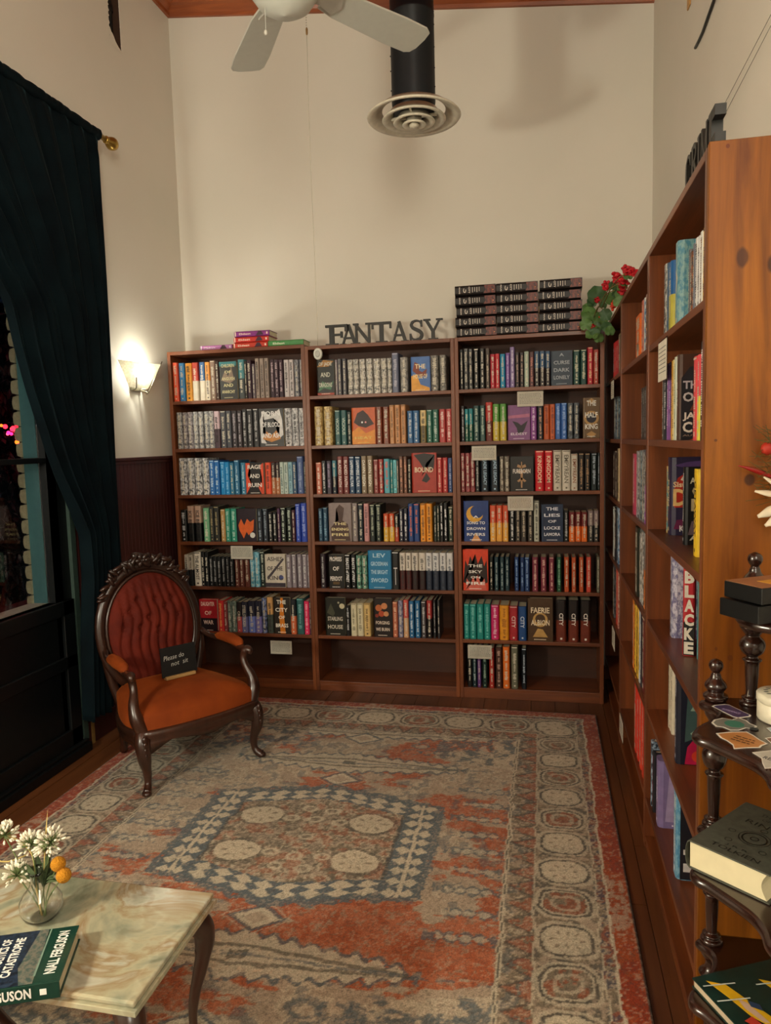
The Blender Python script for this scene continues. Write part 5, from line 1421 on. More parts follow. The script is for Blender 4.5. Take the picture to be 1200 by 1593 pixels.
# carved crest of leaves and petals
mb = MB(); r = random.Random(21)
for i in range(46):
    t = i / 45; a = math.radians(150 - 112 * t); sp = 1 - abs(t - .5) * 1.5; rr = .012 + .010 * max(sp, 0)
    p = oval(a, .262 + r.uniform(-.006, .02) * (1 + sp), .322 + r.uniform(-.008, .024) * (.5 + sp), -.03 + r.uniform(-.015, .012))
    mb.ball(p, rr, CHERRY, n=8, k=6, sc=(1.7, .6, .62), rot=Matrix.Rotation(r.uniform(-1.2, 1.2), 3, 'Y'))
for k in range(6):
    a = k * math.pi / 3; p = oval(math.radians(93), .262, .332, -.045); mb.ball((p[0] + .022 * math.cos(a), p[1], p[2] + .018 * math.sin(a)), .015, CHERRY, n=8, k=6, sc=(1.2, .6, .8), rot=Matrix.Rotation(-a, 3, 'Y'))
mb.ball(oval(math.radians(93), .262, .334, -.056), .010, CHERRY); mb.build('carved_crest', chair)
# seat
def seat_hw(t): return .300 - .10 * max(0, t - .25) ** 1.6 * 1.5 if t > .25 else .300 - .02 * (1 - t / .25)
def seat_y(u, t): return (-.035 * (1 - (abs(u)) ** 2.2)) * (1 - t) + t * .455
mb = MB(); nu, nt_ = 40, 34; vs = []; fs = []
for j in range(nt_ + 1):
    t = j / nt_
    for i in range(nu + 1):
        u = -1 + 2 * i / nu; hw = seat_hw(t); x = -.004 + u * hw; y = seat_y(u, t) + .01
        e = max(abs(u) ** 2.4, abs(2 * t - 1) ** 3.2); dz = max(0, 1 - e) ** .42
        x += .018 * (1 if u > 0 else -1) * (abs(u) ** 4) * math.sin(math.pi * min(1, dz * 1.0)) if abs(u) > .6 else 0
        vs.append((x, y, .262 + .128 * dz + .012 * t))
for j in range(nt_):
    for i in range(nu): a = j * (nu + 1) + i; fs.append((a, a + 1, a + nu + 2, a + nu + 1))
mb.add(vs, fs, VT, None, True); mb.build('seat', chair)
def rail(pts_top, hfun, th, name):
    mb = MB(); vs = []; n = len(pts_top)
    for k, (x, y, nx_, ny_) in enumerate(pts_top):
        lo = hfun(k / (n - 1)); 
        for dx, z in ((0, .275), (.010, .270), (.012, .25), (.004, .238), (.010, .225), (.008, lo), (-th, lo), (-th, .275)): vs.append((x + nx_ * dx, y + ny_ * dx, z))
    m_ = 8; fs = [tuple(range(m_ - 1, -1, -1)), tuple(range((n - 1) * m_, n * m_))]
    for k in range(n - 1):
        for e in range(m_): fs.append((k * m_ + e, k * m_ + (e + 1) % m_, (k + 1) * m_ + (e + 1) % m_, (k + 1) * m_ + e))
    mb.add(vs, fs, CHERRY, None, True); return mb.build(name, chair)
rail([(-.275 + .55 * k / 20, -.035 * (1 - abs(-1 + k / 10) ** 2.2) + .004, 0, -1) for k in range(21)], lambda t: .222 - .022 * math.exp(-((t - .5) / .16) ** 2) - .06 * max(0, abs(t - .5) * 2 - .62) / .38, .022, 'front_rail')
for s in (-1, 1):
    rail([(s * (seat_hw(k / 14) + .002) - .004, .03 + .42 * k / 14, s, 0) for k in range(15)], lambda t: .215 - .03 * abs(2 * t - 1) ** 3, .02, 'side_rail')
rail([(-.19 + .38 * k / 6, .465, 0, 1) for k in range(7)], lambda t: .215, .02, 'rear_rail')
def sx(p, s): return (p[0] * s - .004, p[1], p[2])
for s in (-1, 1):
    mb = MB(); mb.tube([sx(p, s) for p in ((.262, .035, .270), (.276, .012, .225), (.276, .000, .165), (.262, .015, .095), (.262, .012, .045), (.272, -.004, .022), (.282, -.018, .014))], [.030, .034, .029, .019, .015, .018, .020], CHERRY, n=12)
    mb.ball(sx((.281, -.016, .014), s), .021, CHERRY, sc=(1, 1.2, .66)); lg = mb.build('front_leg', chair)
    mb = MB(); 
    for k in range(4): mb.ball(sx((.278, -.016 - .003 * k, .245 - .022 * k), s), .014 - .002 * k, CHERRY, n=8, k=5, sc=(.8, .7, 1.3))
    mb.build('carving', lg)
    mb = MB(); mb.tube([sx(p, s) for p in ((.185, .455, .275), (.190, .462, .17), (.188, .475, .08), (.180, .500, .012))], [.024, .021, .018, .019], CHERRY, n=10); mb.build('rear_leg', chair)
    mb = MB(); mb.tube([sx(p, s) for p in ((.190, .460, .25), (.215, .478, .34), (.238, .482, .44), (.246, .492, .52))], [.024, .022, .020, .018], CHERRY, n=10); mb.build('back_post', chair)
    mb = MB(); mb.tube([sx(p, s) for p in ((.262, .030, .262), (.285, .035, .320), (.288, .055, .375), (.272, .085, .430), (.272, .098, .470), (.282, .085, .502), (.288, .064, .500), (.284, .062, .484))], [.030, .030, .023, .017, .017, .021, .017, .010], CHERRY, n=10)
    for k in range(3): mb.tube([sx((.262 + .010 * k, .018 + .006 * k, .27), s), sx((.288 + .005 * k, .028, .33), s), sx((.284, .052, .38), s), sx((.270, .078, .43), s)], .006, CHERRY, n=6)
    ap = mb.build('arm_post', chair)
    mb = MB(); mb.tube([sx(p, s) for p in ((.244, .485, .540), (.262, .42, .515), (.272, .36, .512), (.280, .24, .512), (.282, .13, .502), (.284, .085, .500))], [.016, .014, .014, .015, .016, .018], CHERRY, n=9); mb.build('arm_rail', chair)
    mb = MB(); mb.tube([sx(p, s) for p in ((.270, .365, .522), (.276, .32, .528), (.281, .24, .530), (.283, .16, .524), (.284, .13, .515))], [.008, .024, .027, .024, .010], VT, n=12, flat=.75); mb.build('arm_pad', chair)
# blackboard notice on the seat
nt2 = thing('notice_board', 'small black board reading Please do not sit, on the armchair seat', 'sign', (0, 0, 0))
T = chair.matrix_basis @ Matrix.Translation((-.080, .235, .402 + .002)) @ Matrix.Rotation(-.12, 4, 'X')
nt2.matrix_world = T
mb = MB(); mb.box(0, .175, 0, .005, .004, .142, plain('0C0C0C', rough=.6)); mb.build('board', nt2)
mb = MB(); m = plain('C8C8C0', rough=.8)
put_text(mb, 'Please do', (.014, -.0005, .080), (.998, 0, .06), (.12, 0, .99), .100, .022, m, -.012); put_text(mb, 'not  sit', (.048, -.0005, .050), (.998, 0, .06), (.12, 0, .99), .084, .020, m, -.012); mb.build('writing', nt2)
mb = MB(); mb.box(.012, .160, -.016, .018, -.008, .008, wood('beech', '9A7848', 'B89460', axis='x', coat=0)); mb.build('holder', nt2, .003)

# ------------------------------------------------------------------ marble table
MB_M, _nt, _b = base_mat('onyx_marble')
_v = coords(_nt, (2.6, 3.4, 3.2)); _n = N(_nt, 'ShaderNodeTexNoise'); _n.inputs['Scale'].default_value = 1.25; _n.inputs['Detail'].default_value = 7; _n.inputs['Distortion'].default_value = 2.2; _n.inputs['Roughness'].default_value = .55; L(_nt, _v, _n.inputs['Vector'])
_w = N(_nt, 'ShaderNodeTexWave'); _w.inputs['Scale'].default_value = 1.1; _w.inputs['Distortion'].default_value = 9; _w.inputs['Detail'].default_value = 4; _w.inputs['Detail Scale'].default_value = 1.4; L(_nt, _v, _w.inputs['Vector'])
_c1 = ramp(_nt, _n.outputs['Fac'], [(.28, lin('5C6450')), (.38, lin('8C907A')), (.47, lin('B0AA8C')), (.54, lin('98805C')), (.60, lin('B8B6A4')), (.74, lin('6C7460'))])
_c2 = ramp(_nt, _w.outputs['Fac'], [(.0, lin('8C7C60')), (.12, lin('C0BCA4')), (.5, lin('98987E')), (1.0, lin('A8A48A'))])
_mx = N(_nt, 'ShaderNodeMix', data_type='RGBA'); _mx.inputs[0].default_value = .22; L(_nt, _c1, _mx.inputs[6]); L(_nt, _c2, _mx.inputs[7]); L(_nt, _mx.outputs[2], _b.inputs['Base Color']); _b.inputs['Roughness'].default_value = .16; _b.inputs['Coat Weight'].default_value = .4; _b.inputs['Coat Roughness'].default_value = .08
TZ = .43; TX0, TX1, TY0, TY1 = -.42, .578, -2.925, -2.577
tb = thing('coffee_table', 'low table with a cloudy green and tan marble top and curved dark legs', 'table', (TX0, TY0, 0))
def ring_box(mb, d, z0, z1, m): mb.box(-d, TX1 - TX0 + d, -d, TY1 - TY0 + d, z0, z1, m)
mb = MB(); mb.box(0, TX1 - TX0, 0, TY1 - TY0, TZ - .013, TZ, MB_M); mb.build('marble_top', tb, .004)
mb = MB(); ring_box(mb, -.004, TZ - .016, TZ - .0132, MB_M); ring_box(mb, .004, TZ - .028, TZ - .0162, MB_M); mb.build('marble_edge', tb, .004)
mb = MB(); ring_box(mb, -.05, TZ - .055, TZ - .0285, CHERRY); mb.build('apron', tb, .003)
for (x, y, sx_, sy_) in ((1, 1, 1, 1), (1, 0, 1, -1), (0, 1, -1, 1), (0, 0, -1, -1)):
    bx = .05 + x * (TX1 - TX0 - .10); by = .05 + y * (TY1 - TY0 - .10)
    mb = MB(); k = .707
    P_ = [(-.04, .385), (-.005, .382), (.030, .355), (.040, .315), (.030, .255), (.012, .19), (.004, .13), (.010, .075), (.032, .030), (.052, .014)]
    mb.tube([(bx + sx_ * p * .75, by + sy_ * p * .75, z) for p, z in P_], [.024, .032, .030, .024, .017, .013, .010, .009, .011, .014], CHERRY, n=10)
    for j in range(5): mb.ball((bx + sx_ * .7 * (.030 + .006 * (j % 2)), by + sy_ * .7 * .032, .375 - j * .022), .014, CHERRY, n=7, k=5)
    mb.ball((bx + sx_ * .040, by + sy_ * .040, .0245), .0125, CHERRY); mb.build('leg', tb)
for o in list(tb.children):
    if o.name.startswith('leg'): o.location.z = .0115
mb = MB(); mb.tube([((TX1 - TX0) * .60, .06, .37), ((TX1 - TX0) * .62, .03, .33), ((TX1 - TX0) * .70, .05, .25), ((TX1 - TX0) * .74, .12, .18), ((TX1 - TX0) * .6, .18, .15)], [.045, .05, .035, .02, .02], CHERRY, n=10, flat=.6)
mb.build('scroll_bracket', tb)
# book on the table
BZ = TZ + .0004; fb = thing('book', 'dark green and blue hardcover, The Politics of Catastrophe, lying on the marble table', 'book', (.322 + .105, -2.936, BZ), math.atan2(.149, -.063) - math.pi)
T = Matrix.Identity(4)
# local frame: u along the short cover edge pointing away, v along the spine to the left
ux, uy = (-.063, .152); l_ = math.hypot(ux, uy); ux /= l_; uy /= l_; vx, vy = -uy, ux
fb.rotation_euler = (0, 0, math.atan2(uy, ux)); w_, L_, h_ = .165, .24, .034
cv = MB(); pg = MB(); G1 = plain('14382E', rough=.25, coat=.3); G2 = book_mat('0c1624~24344a')
for z0, z1 in ((0, .0028), (h_ - .0028, h_)): cv.box(0, w_, 0, L_, z0, z1, G1)
cv.box(-.003, .0, 0, L_, 0, h_, G1); cv.build('cover', fb, .0008); pg.box(.001, w_ - .005, .004, L_ - .004, .0030, h_ - .0030, PAGE); pg.build('pages', fb)
pr = MB(); zz = h_ + .0003; wm = plain('E8E8E0', rough=.4)
def flat(mb, pts, z, m): mb.add([(p[0], p[1], z) for p in pts], [tuple(range(len(pts)))], m)
flat(pr, [(0, .062), (w_, .062), (w_, L_), (0, L_)], zz, G2); flat(pr, [(0, .050), (w_, .060), (w_, .078), (.05, .09), (0, .075)], zz + .0003, book_mat('3c504c~706c60'))
flat(pr, [(.02, .05), (w_, .054), (w_, .057), (.02, .054)], zz + .0005, plain('708878'))
put_text(pr, 'NIALL FERGUSON', (.022, .046, zz + .0006), (1, 0, 0), (0, 1, 0), .120, -.026, wm, .03) if 0 else put_text(pr, 'NIALL FERGUSON', (.020, .040, zz + .0006), (1, 0, 0), (0, 1, 0), .128, .0001, wm, .03) if 0 else None
put_text(pr, 'NIALL FERGUSON', (.022, .014, zz + .0006), (1, 0, 0), (0, 1, 0), .128, .022, wm, .03)
put_text(pr, 'CATASTROPHE', (.028, .100, zz + .0006), (1, 0, 0), (0, 1, 0), .118, .019, wm, .03)
put_text(pr, 'THE POLITICS OF', (.028, .126, zz + .0006), (1, 0, 0), (0, 1, 0), .118, .019, wm, .03)
put_text(pr, 'FERGUSON', (-.0034, .148, .007), (0, -1, 0), (0, 0, 1), .096, .021, wm, .03)
pr.box(-.0036, -.003, .024, .036, .011, .023, wm); pr.build('lettering', fb)
# bud vase with flowers
VX, VY = .232, -2.735
vz = thing('vase', 'round clear glass bud vase of flowers on the marble table', 'vase', (VX, VY, TZ + .0008))
mb = MB(); prof = [(.0, .001), (.026, .0), (.038, .010), (.046, .028), (.045, .046), (.035, .064), (.023, .078), (.018, .092), (.019, .108), (.023, .118)]
inn = [(r_ - .0018, z_ if z_ > .004 else .004) for r_, z_ in prof[::-1] if r_ > .005] + [(.0, .005)]
vs = []; fs = []; n = 32
for rr, h in prof + inn:
    for i in range(n): a = 2 * math.pi * i / n; vs.append((rr * math.cos(a), rr * math.sin(a), h))
for j in range(len(prof) + len(inn) - 1):
    for i in range(n): fs.append((j * n + i, j * n + (i + 1) % n, (j + 1) * n + (i + 1) % n, (j + 1) * n + i))
mb.add(vs, fs, glass('clear_glass'), None, True); mb.build('glass', vz)
GS = plain('6A7A4A', rough=.6); GL = plain('4A5A3A', rough=.6, var=.3); CR = plain('E4DEC8', rough=.6); YL = plain('B87A10', rough=.9, bump=.6, scale=260); TANS = plain('B8A060', rough=.6)
def stem(name, label, cat, top, base, mb_extra, group, mid=None):
    t = thing(name, label, cat, (VX, VY, TZ + .008), 0, group); mb = MB(); md = mid or [(top[0] * .35, top[1] * .35, top[2] * .45)]
    mb.tube([base] + md + [top], [.0016, .0016, .0013], GS, n=6, sub=5); mb.build('stem', t); mb_extra(t, top); return t
def umbel(k, sz):
    def f(t, p):
        r = random.Random(k); mb = MB()
        for i in range(60):
            a = r.uniform(0, 6.28); e = r.uniform(.0, 1.9); d = Vector((math.sin(e) * math.cos(a), math.sin(e) * math.sin(a), math.cos(e))); q = Vector(p) + d * sz * r.uniform(.7, 1)
            mb.tube([p, tuple(q)], .0008, GS, n=4, sub=1); mb.ball(tuple(q), .0036, CR, n=6, k=4, sc=(.8, .8, 1.9), rot=d.to_track_quat('Z', 'Y').to_matrix())
        tag(mb.build('umbel', t), 'cluster of tiny white buds', kind='stuff')
    return f
def billy(t, p):
    mb = MB(); mb.ball(p, .0165, YL, n=18, k=14); mb.build('flower_head', t)
gfl = 'flowers in the glass vase'
for k, (p, sz) in enumerate((((.038, .0, .176), .036), ((-.014, .0, .166), .034), ((-.052, -.005, .092), .036), ((-.082, .0, .182), .030), ((.012, .02, .150), .028))):
    stem('white_flower', ['tall white budded flower sprig at the right of the vase', 'white budded flower sprig in the middle of the vase', 'drooping white flower sprig low at the left of the vase', 'white flower sprig reaching farthest left from the vase', 'small white flower sprig behind the middle one'][k], 'flower', p, (.004 * (k - 2), .003, .001), umbel(k, sz), gfl)
stem('yellow_flower', 'upper round yellow flower at the right of the vase', 'flower', (.052, .0, .128), (.01, 0, .001), billy, gfl); stem('yellow_flower', 'lower round yellow flower at the right of the vase', 'flower', (.068, -.005, .106), (.008, -.004, .001), billy, gfl)
t = thing('green_sprig', 'tall thin grass blade and dark leaves in the vase', 'foliage', (VX, VY, TZ + .008), 0, gfl); r = random.Random(8)
for k in range(26):
    a = r.uniform(0, 6.28); hh = r.uniform(.09, .15) if k else .235; o_ = Vector((.01 * math.cos(a), .01 * math.sin(a), .07)); d = Vector((math.cos(a) * r.uniform(.02, .06), math.sin(a) * r.uniform(.02, .05), hh)) if k else Vector((.012, .03, .24))
    side = Vector((-math.sin(a), math.cos(a), 0)) * (r.uniform(.006, .012) if k else .003); mb = MB(); mid_ = (o_ + d) * .5 + Vector((0, 0, .01))
    mb.add([o_, mid_ - side, d, mid_ + side, mid_ + Vector((0, 0, .003))], [(0, 1, 4), (1, 2, 4), (2, 3, 4), (3, 0, 4)], GL if k else TANS); mb.build('leaf', t)
mb = MB(); mb.tube([(0, 0, .0), (-.01, .0, .07), (-.03, .02, .13), (-.085, .04, .15), (-.105, .03, .165)], .0022, TANS, n=6); mb.tube([(-.04, .02, .13), (-.08, .0, .12), (-.12, -.01, .13)], .0018, TANS, n=6); mb.build('twig', t)

# ------------------------------------------------------------------ turned-post shelf stand
et = thing('corner_stand', 'dark mahogany display stand with turned posts and wavy shelves', 'shelf stand', (1.80, -2.65, 0))
OUT = [(1.708, -2.470), (1.672, -2.492), (1.668, -2.506), (1.684, -2.528), (1.690, -2.550), (1.684, -2.575), (1.668, -2.602), (1.644, -2.630), (1.626, -2.658), (1.620, -2.682), (1.627, -2.700), (1.640, -2.712), (1.662, -2.742), (1.687, -2.778), (1.699, -2.803), (1.704, -2.832), (1.702, -2.862), (1.709, -2.885), (1.73, -2.90), (1.80, -2.915), (1.93, -2.915), (1.93, -2.470)]
def shelf_plate(z, pts, name='shelf'):
    fl_ = pts[:-3]; body = []
    for i in range(len(fl_) - 1):
        p0, p1, p2, p3 = fl_[max(i - 1, 0)], fl_[i], fl_[i + 1], fl_[min(i + 2, len(fl_) - 1)]
        for j in range(4):
            t = j / 4; body.append(tuple(.5 * (2 * p1[c] + (p2[c] - p0[c]) * t + (2 * p0[c] - 5 * p1[c] + 4 * p2[c] - p3[c]) * t * t + (3 * p1[c] - p0[c] - 3 * p2[c] + p3[c]) * t ** 3) for c in (0, 1)))
    pts = body + [fl_[-1]] + pts[-3:]
    mb = MB(); P2 = []; n = len(pts); t_ = .020
    cxm = sum(p[0] for p in pts) / n; cym = sum(p[1] for p in pts) / n
    rings = [(.0, -t_), (.006, -t_ + .001), (.0095, -t_ + .006), (.0095, -.008), (.006, -.002), (.0, 0)]
    vs = []
    q = [Vector((p[0], p[1])) for p in pts]
    nrm = []
    for i in range(n):
        d = (q[(i + 1) % n] - q[i - 1]).normalized(); nrm.append(Vector((-d.y, d.x)))
    if sum((q[i].x * q[(i + 1) % n].y - q[(i + 1) % n].x * q[i].y) for i in range(n)) > 0: nrm = [-v for v in nrm]
    for o_, z_ in rings:
        for i in range(n): p = q[i] + nrm[i] * (o_ - .009); vs.append((p.x - 1.80, p.y + 2.65, z + z_))
    fs = [(j * n + i, j * n + (i + 1) % n, (j + 1) * n + (i + 1) % n, (j + 1) * n + i) for j in range(len(rings) - 1) for i in range(n)]
    mb.add(vs, fs, ETAG, None, True)
    tv = [tuple(vs[(len(rings) - 1) * n + i]) for i in range(n)]; tf = tess(tv)
    mb.add(tv, tf, ETAG); mb.add([(a, b, c - t_) for a, b, c in tv], tf, ETAG)
    return mb.build(name, et)
shelf_plate(.93, OUT); shelf_plate(.655, OUT); shelf_plate(.395, OUT); shelf_plate(.12, OUT)
OUT2 = [(1.775, -2.470), (1.738, -2.488), (1.735, -2.502), (1.752, -2.520), (1.752, -2.545), (1.730, -2.580), (1.708, -2.620), (1.697, -2.655), (1.699, -2.690), (1.712, -2.720), (1.735, -2.740), (1.80, -2.76), (1.93, -2.76), (1.93, -2.470)]
shelf_plate(1.155, OUT2)
def post(x, y, z0, z1, name='post'):
    H = z1 - z0; P = [(.012, 0), (.022, .0), (.022, .03), (.016, .05), (.019, .07), (.012, .09), (.011, .12), (.013, .30), (.014, .42), (.019, .46), (.012, .48), (.012, .50), (.020, .53), (.025, .60), (.022, .66), (.014, .70), (.016, .72), (.024, .78), (.024, .80), (.014, .84), (.012, .90), (.020, .96), (.022, 1.0)]
    mb = MB(); mb.lathe(smooth_prof([(r_, z * H) for r_, z in P]), (x - 1.80, y + 2.65, z0), ETAG, 20); return mb.build(name, et)
def finial(x, y, z0):
    mb = MB(); mb.lathe(smooth_prof([(.020, 0), (.024, .006), (.024, .012), (.016, .018), (.017, .022), (.022, .030), (.020, .038), (.012, .048), (.010, .055), (.008, .060), (.012, .066), (.0145, .074), (.012, .083), (.004, .088), (0, .089)], 4), (x - 1.80, y + 2.65, z0), ETAG, 20); mb.build('finial', et)
for z0, z1 in ((.655, .91), (.395, .635), (.12, .375)): post(1.699, -2.500, z0, z1); post(1.90, -2.86, z0, z1); post(1.90, -2.50, z0, z1)
post(1.765, -2.510, .93, 1.135); post(1.90, -2.50, .93, 1.135); post(1.90, -2.72, .93, 1.135); finial(1.699, -2.500, .931); finial(1.768, -2.505, 1.156)
for x, y in ((1.699, -2.5), (1.90, -2.86), (1.90, -2.5), (1.74, -2.84)):
    mb = MB(); mb.lathe([(.010, 0), (.016, .01), (.020, .04), (.014, .08), (.020, .10)], (x - 1.8, y + 2.65, .0005), ETAG, 16); mb.build('foot', et)
# black boxes, jar, price tag, stickers
bt = plain('0A0A0A', rough=.35); t = thing('gift_box', 'upper of two black boxes on the top shelf of the stand, with orange-brown lid', 'box', (1.732, -2.742, 1.1565 + .0335), .55, 'black boxes on the stand')
mb = MB(); mb.box(-.02, .15, 0, .085, 0, .029, bt); mb.build('box', t, .0015); mb = MB(); mb.box(-.018, .148, .002, .083, .0292, .0302, plain('8A5A38')); mb.box(.02, .10, .02, .05, .0302, .0306, plain('C89030')); mb.build('lid_print', t)
t = thing('gift_box', 'lower of two black boxes on the top shelf of the stand', 'box', (1.728, -2.744, 1.1565), .55, 'black boxes on the stand'); mb = MB(); mb.box(-.022, .152, 0, .088, 0, .0315, bt); mb.build('box', t, .0015)
t = thing('tin', 'round cream tin with patterned lid on the stand, beside the stickers', 'tin', (1.800, -2.592, .9306)); CT = plain('DCD4BC', rough=.35, coat=.2)
mb = MB(); mb.lathe([(0, 0), (.043, 0), (.045, .003), (.045, .034), (.043, .036), (0, .036)], (0, 0, 0), CT, 36); mb.build('body', t); mb = MB(); mb.lathe([(.0, .0362), (.0445, .0362), (.0465, .038), (.0465, .050), (.044, .053), (0, .054)], (0, 0, 0), CT, 36); ld = mb.build('lid', t)
mb = MB(); r = random.Random(5)
for i in range(16): a = i * .39; mb.ball((.030 * math.cos(a), .030 * math.sin(a), .0542), .0045, plain('6a6a60'), n=6, k=3, sc=(1.2, .6, .12))
mb.build('lid_pattern', ld)
t = thing('price_tag', 'small white folded tag leaning beside the cream tin', 'tag', (1.752, -2.520, .9308), .3); mb = MB(); mb.add([(0, 0, 0), (.014, .004, .0), (.020, .004, .032), (.006, 0, .036)], [(0, 1, 2, 3)], CARD); mb.add([(0, .001, 0), (.014, .005, .0), (.020, .005, .032), (.006, .001, .036)], [(3, 2, 1, 0)], CARD); mb.build('card', t)
def sticker(label, pts, col, z, deco):
    t = thing('sticker', label, 'sticker', (0, 0, z), 0, 'die-cut stickers on the stand'); cx_ = sum(p[0] for p in pts) / len(pts); cy_ = sum(p[1] for p in pts) / len(pts)
    mb = MB(); mb.slab(pts, 0, .0004, plain('D8D4C8', rough=.4)); mb.build('backing', t)
    inn = [(cx_ + (p[0] - cx_) * .9, cy_ + (p[1] - cy_) * .9) for p in pts]; mb = MB(); mb.slab(inn, .0004, .0006, plain(col, rough=.4)); 
    deco(mb, cx_, cy_); mb.build('print', t)
def d1(mb, x, y): put_text(mb, 'ROMANCE', (x - .018, y + .004, .0008), (.78, -.62, 0), (.62, .78, 0), .036, .009, plain('B0A0C8'))
def d2(mb, x, y):
    mb.slab([(x + .018 * math.cos(a), y + .018 * math.sin(a)) for a in [i * .7 for i in range(9)]], .0007, .0009, plain('3C7866')); mb.slab([(x + .03 + .008 * math.cos(a), y - .02 + .008 * math.sin(a)) for a in [i * .8 for i in range(8)]], .0007, .0009, plain('283030'))
def d3(mb, x, y):
    for i, s in enumerate(('books are', 'always a', 'good idea')): pass
    m_ = plain('4a2810'); r = random.Random(2)
    for i in range(3):
        q = -.018
        while q < .016: l_ = r.uniform(.004, .010); a0 = Vector((x, y, .0008)) + Vector((.78, -.62, 0)) * q + Vector((.62, .78, 0)) * (.010 - i * .010); a1 = a0 + Vector((.78, -.62, 0)) * l_; up_ = Vector((.62, .78, 0)) * .004; mb.add([a0, a1, a1 + up_, a0 + up_], [(0, 1, 2, 3)], m_); q += l_ + .002
def d4(mb, x, y): put_text(mb, 'READ', (x - .015, y + .004, .0008), (.78, -.62, 0), (.62, .78, 0), .03, .012, plain('3a3a40'))
sticker('purple rectangular sticker with white edge, at the back of the stand', [(1.684, -2.537), (1.690, -2.530), (1.712, -2.521), (1.720, -2.524), (1.748, -2.578), (1.744, -2.586), (1.720, -2.597), (1.712, -2.592)], '463A5C', .9306, d1)
sticker('grey and green irregular sticker in the middle of the stand', [(1.664, -2.628), (1.672, -2.612), (1.690, -2.600), (1.706, -2.606), (1.721, -2.594), (1.732, -2.606), (1.735, -2.622), (1.744, -2.634), (1.736, -2.650), (1.722, -2.646), (1.706, -2.660), (1.690, -2.662), (1.680, -2.648), (1.668, -2.646)], '787870', .9306, d2)
sticker('tan scroll-shaped sticker with brown lettering on the stand', [(1.661, -2.680), (1.690, -2.668), (1.718, -2.664), (1.726, -2.680), (1.732, -2.700), (1.740, -2.716), (1.728, -2.726), (1.722, -2.736), (1.700, -2.740), (1.676, -2.748), (1.678, -2.730), (1.672, -2.712), (1.664, -2.700)], 'B8804A', .9306, d3)
sticker('black and orange sticker at the right of the tan one', [(1.742, -2.690), (1.773, -2.676), (1.792, -2.700), (1.782, -2.748), (1.753, -2.744), (1.746, -2.712)], '6A4020', .9306, d2)
sticker('white sticker with grey ornament nearest the camera on the stand', [(1.703, -2.758), (1.737, -2.744), (1.760, -2.760), (1.762, -2.800), (1.739, -2.810), (1.706, -2.822), (1.708, -2.800), (1.712, -2.780)], 'B8B4A8', .9306, d4)
sticker('pale blue snowflake sticker touching the cream tin', [(1.758, -2.640), (1.772, -2.634), (1.790, -2.646), (1.786, -2.662), (1.770, -2.666), (1.760, -2.656)], 'A8BCC0', .9306, lambda m_, x, y: None)
# thick grey book
lb = thing('book', 'thick grey book lettered The Lord of the Rings, lying on the stand', 'book', (1.620, -2.668, .6556), math.atan2(-.641, .768)); w_, L_, h_ = .150, .225, .056
GC = plain('4C4E44', rough=.55, var=.2, scale=70); PG2 = plain('E0D6B0', rough=.7, var=.03)
cv = MB(); cv.box(0, w_, 0, L_, 0, .003, GC); cv.box(0, w_, 0, L_, h_ - .003, h_, GC); cv.tube([(-.001, L_ / 2 * 0 + .0005, h_ / 2), (-.001, L_ - .0005, h_ / 2)], .0, GC, n=4, sub=1) if 0 else None
for i in range(6):
    a0 = math.pi * i / 6; a1 = math.pi * (i + 1) / 6; f = lambda a, k: (-.009 * math.sin(a) * k, h_ / 2 - (h_ / 2) * math.cos(a) * k)
    p0, p1 = f(a0, 1), f(a1, 1); q0, q1 = f(a0, .9), f(a1, .9)
    vs = [(p[0], y, p[1]) for y in (0, L_) for p in (p0, p1, q1, q0)]; cv.add(vs, [(0, 1, 5, 4), (2, 3, 7, 6), (0, 3, 2, 1), (4, 5, 6, 7)], GC)
cv.build('cover', lb, .001)
pg = MB(); vs = []; n = 9
for y in (.003, L_ - .003):
    vs += [(.0, y, .0032), (.0, y, h_ - .0032)] + [(w_ - .006 - .010 * math.sin(math.pi * k / (n - 1)), y, h_ - .0032 - (h_ - .0064) * k / (n - 1)) for k in range(n)]
m_ = n + 2; pg.add(vs, [tuple(range(m_ - 1, -1, -1)), tuple(range(m_, 2 * m_))] + [(i, (i + 1) % m_, (i + 1) % m_ + m_, i + m_) for i in range(m_)], PG2); pg.build('pages', lb)
pr = MB(); dk = plain('14140F', rough=.5); z = h_ + .0004
for s, x, y, w2, h2 in (('THE LORD', .045, .190, .07, .010), ('OF THE', .055, .172, .045, .009), ('RINGS', .035, .145, .08, .016), ('J.R.R.', .050, .036, .045, .008), ('TOLKIEN', .030, .018, .09, .013)): put_text(pr, s, (x, y, z), (1, 0, 0), (0, 1, 0), w2, h2, dk, .0)
def ringf(mb, cx_, cy_, r0, r1, z, m, n=26):
    vs = [(cx_ + rr * math.cos(2 * math.pi * i / n), cy_ + rr * math.sin(2 * math.pi * i / n), z) for rr in (r0, r1) for i in range(n)]; mb.add(vs, [(i, (i + 1) % n, n + (i + 1) % n, n + i) for i in range(n)], m)
ringf(pr, .078, .095, .020, .023, z, dk); ringf(pr, .078, .095, .027, .0285, z, dk); ringf(pr, .078, .095, .006, .008, z, dk)
for a, b_ in ((.035, .095), (.121, .095), (.078, .135), (.110, .058), (.046, .058)): ringf(pr, a, b_, .0055, .007, z, dk, 14)
pr.build('lettering', lb)
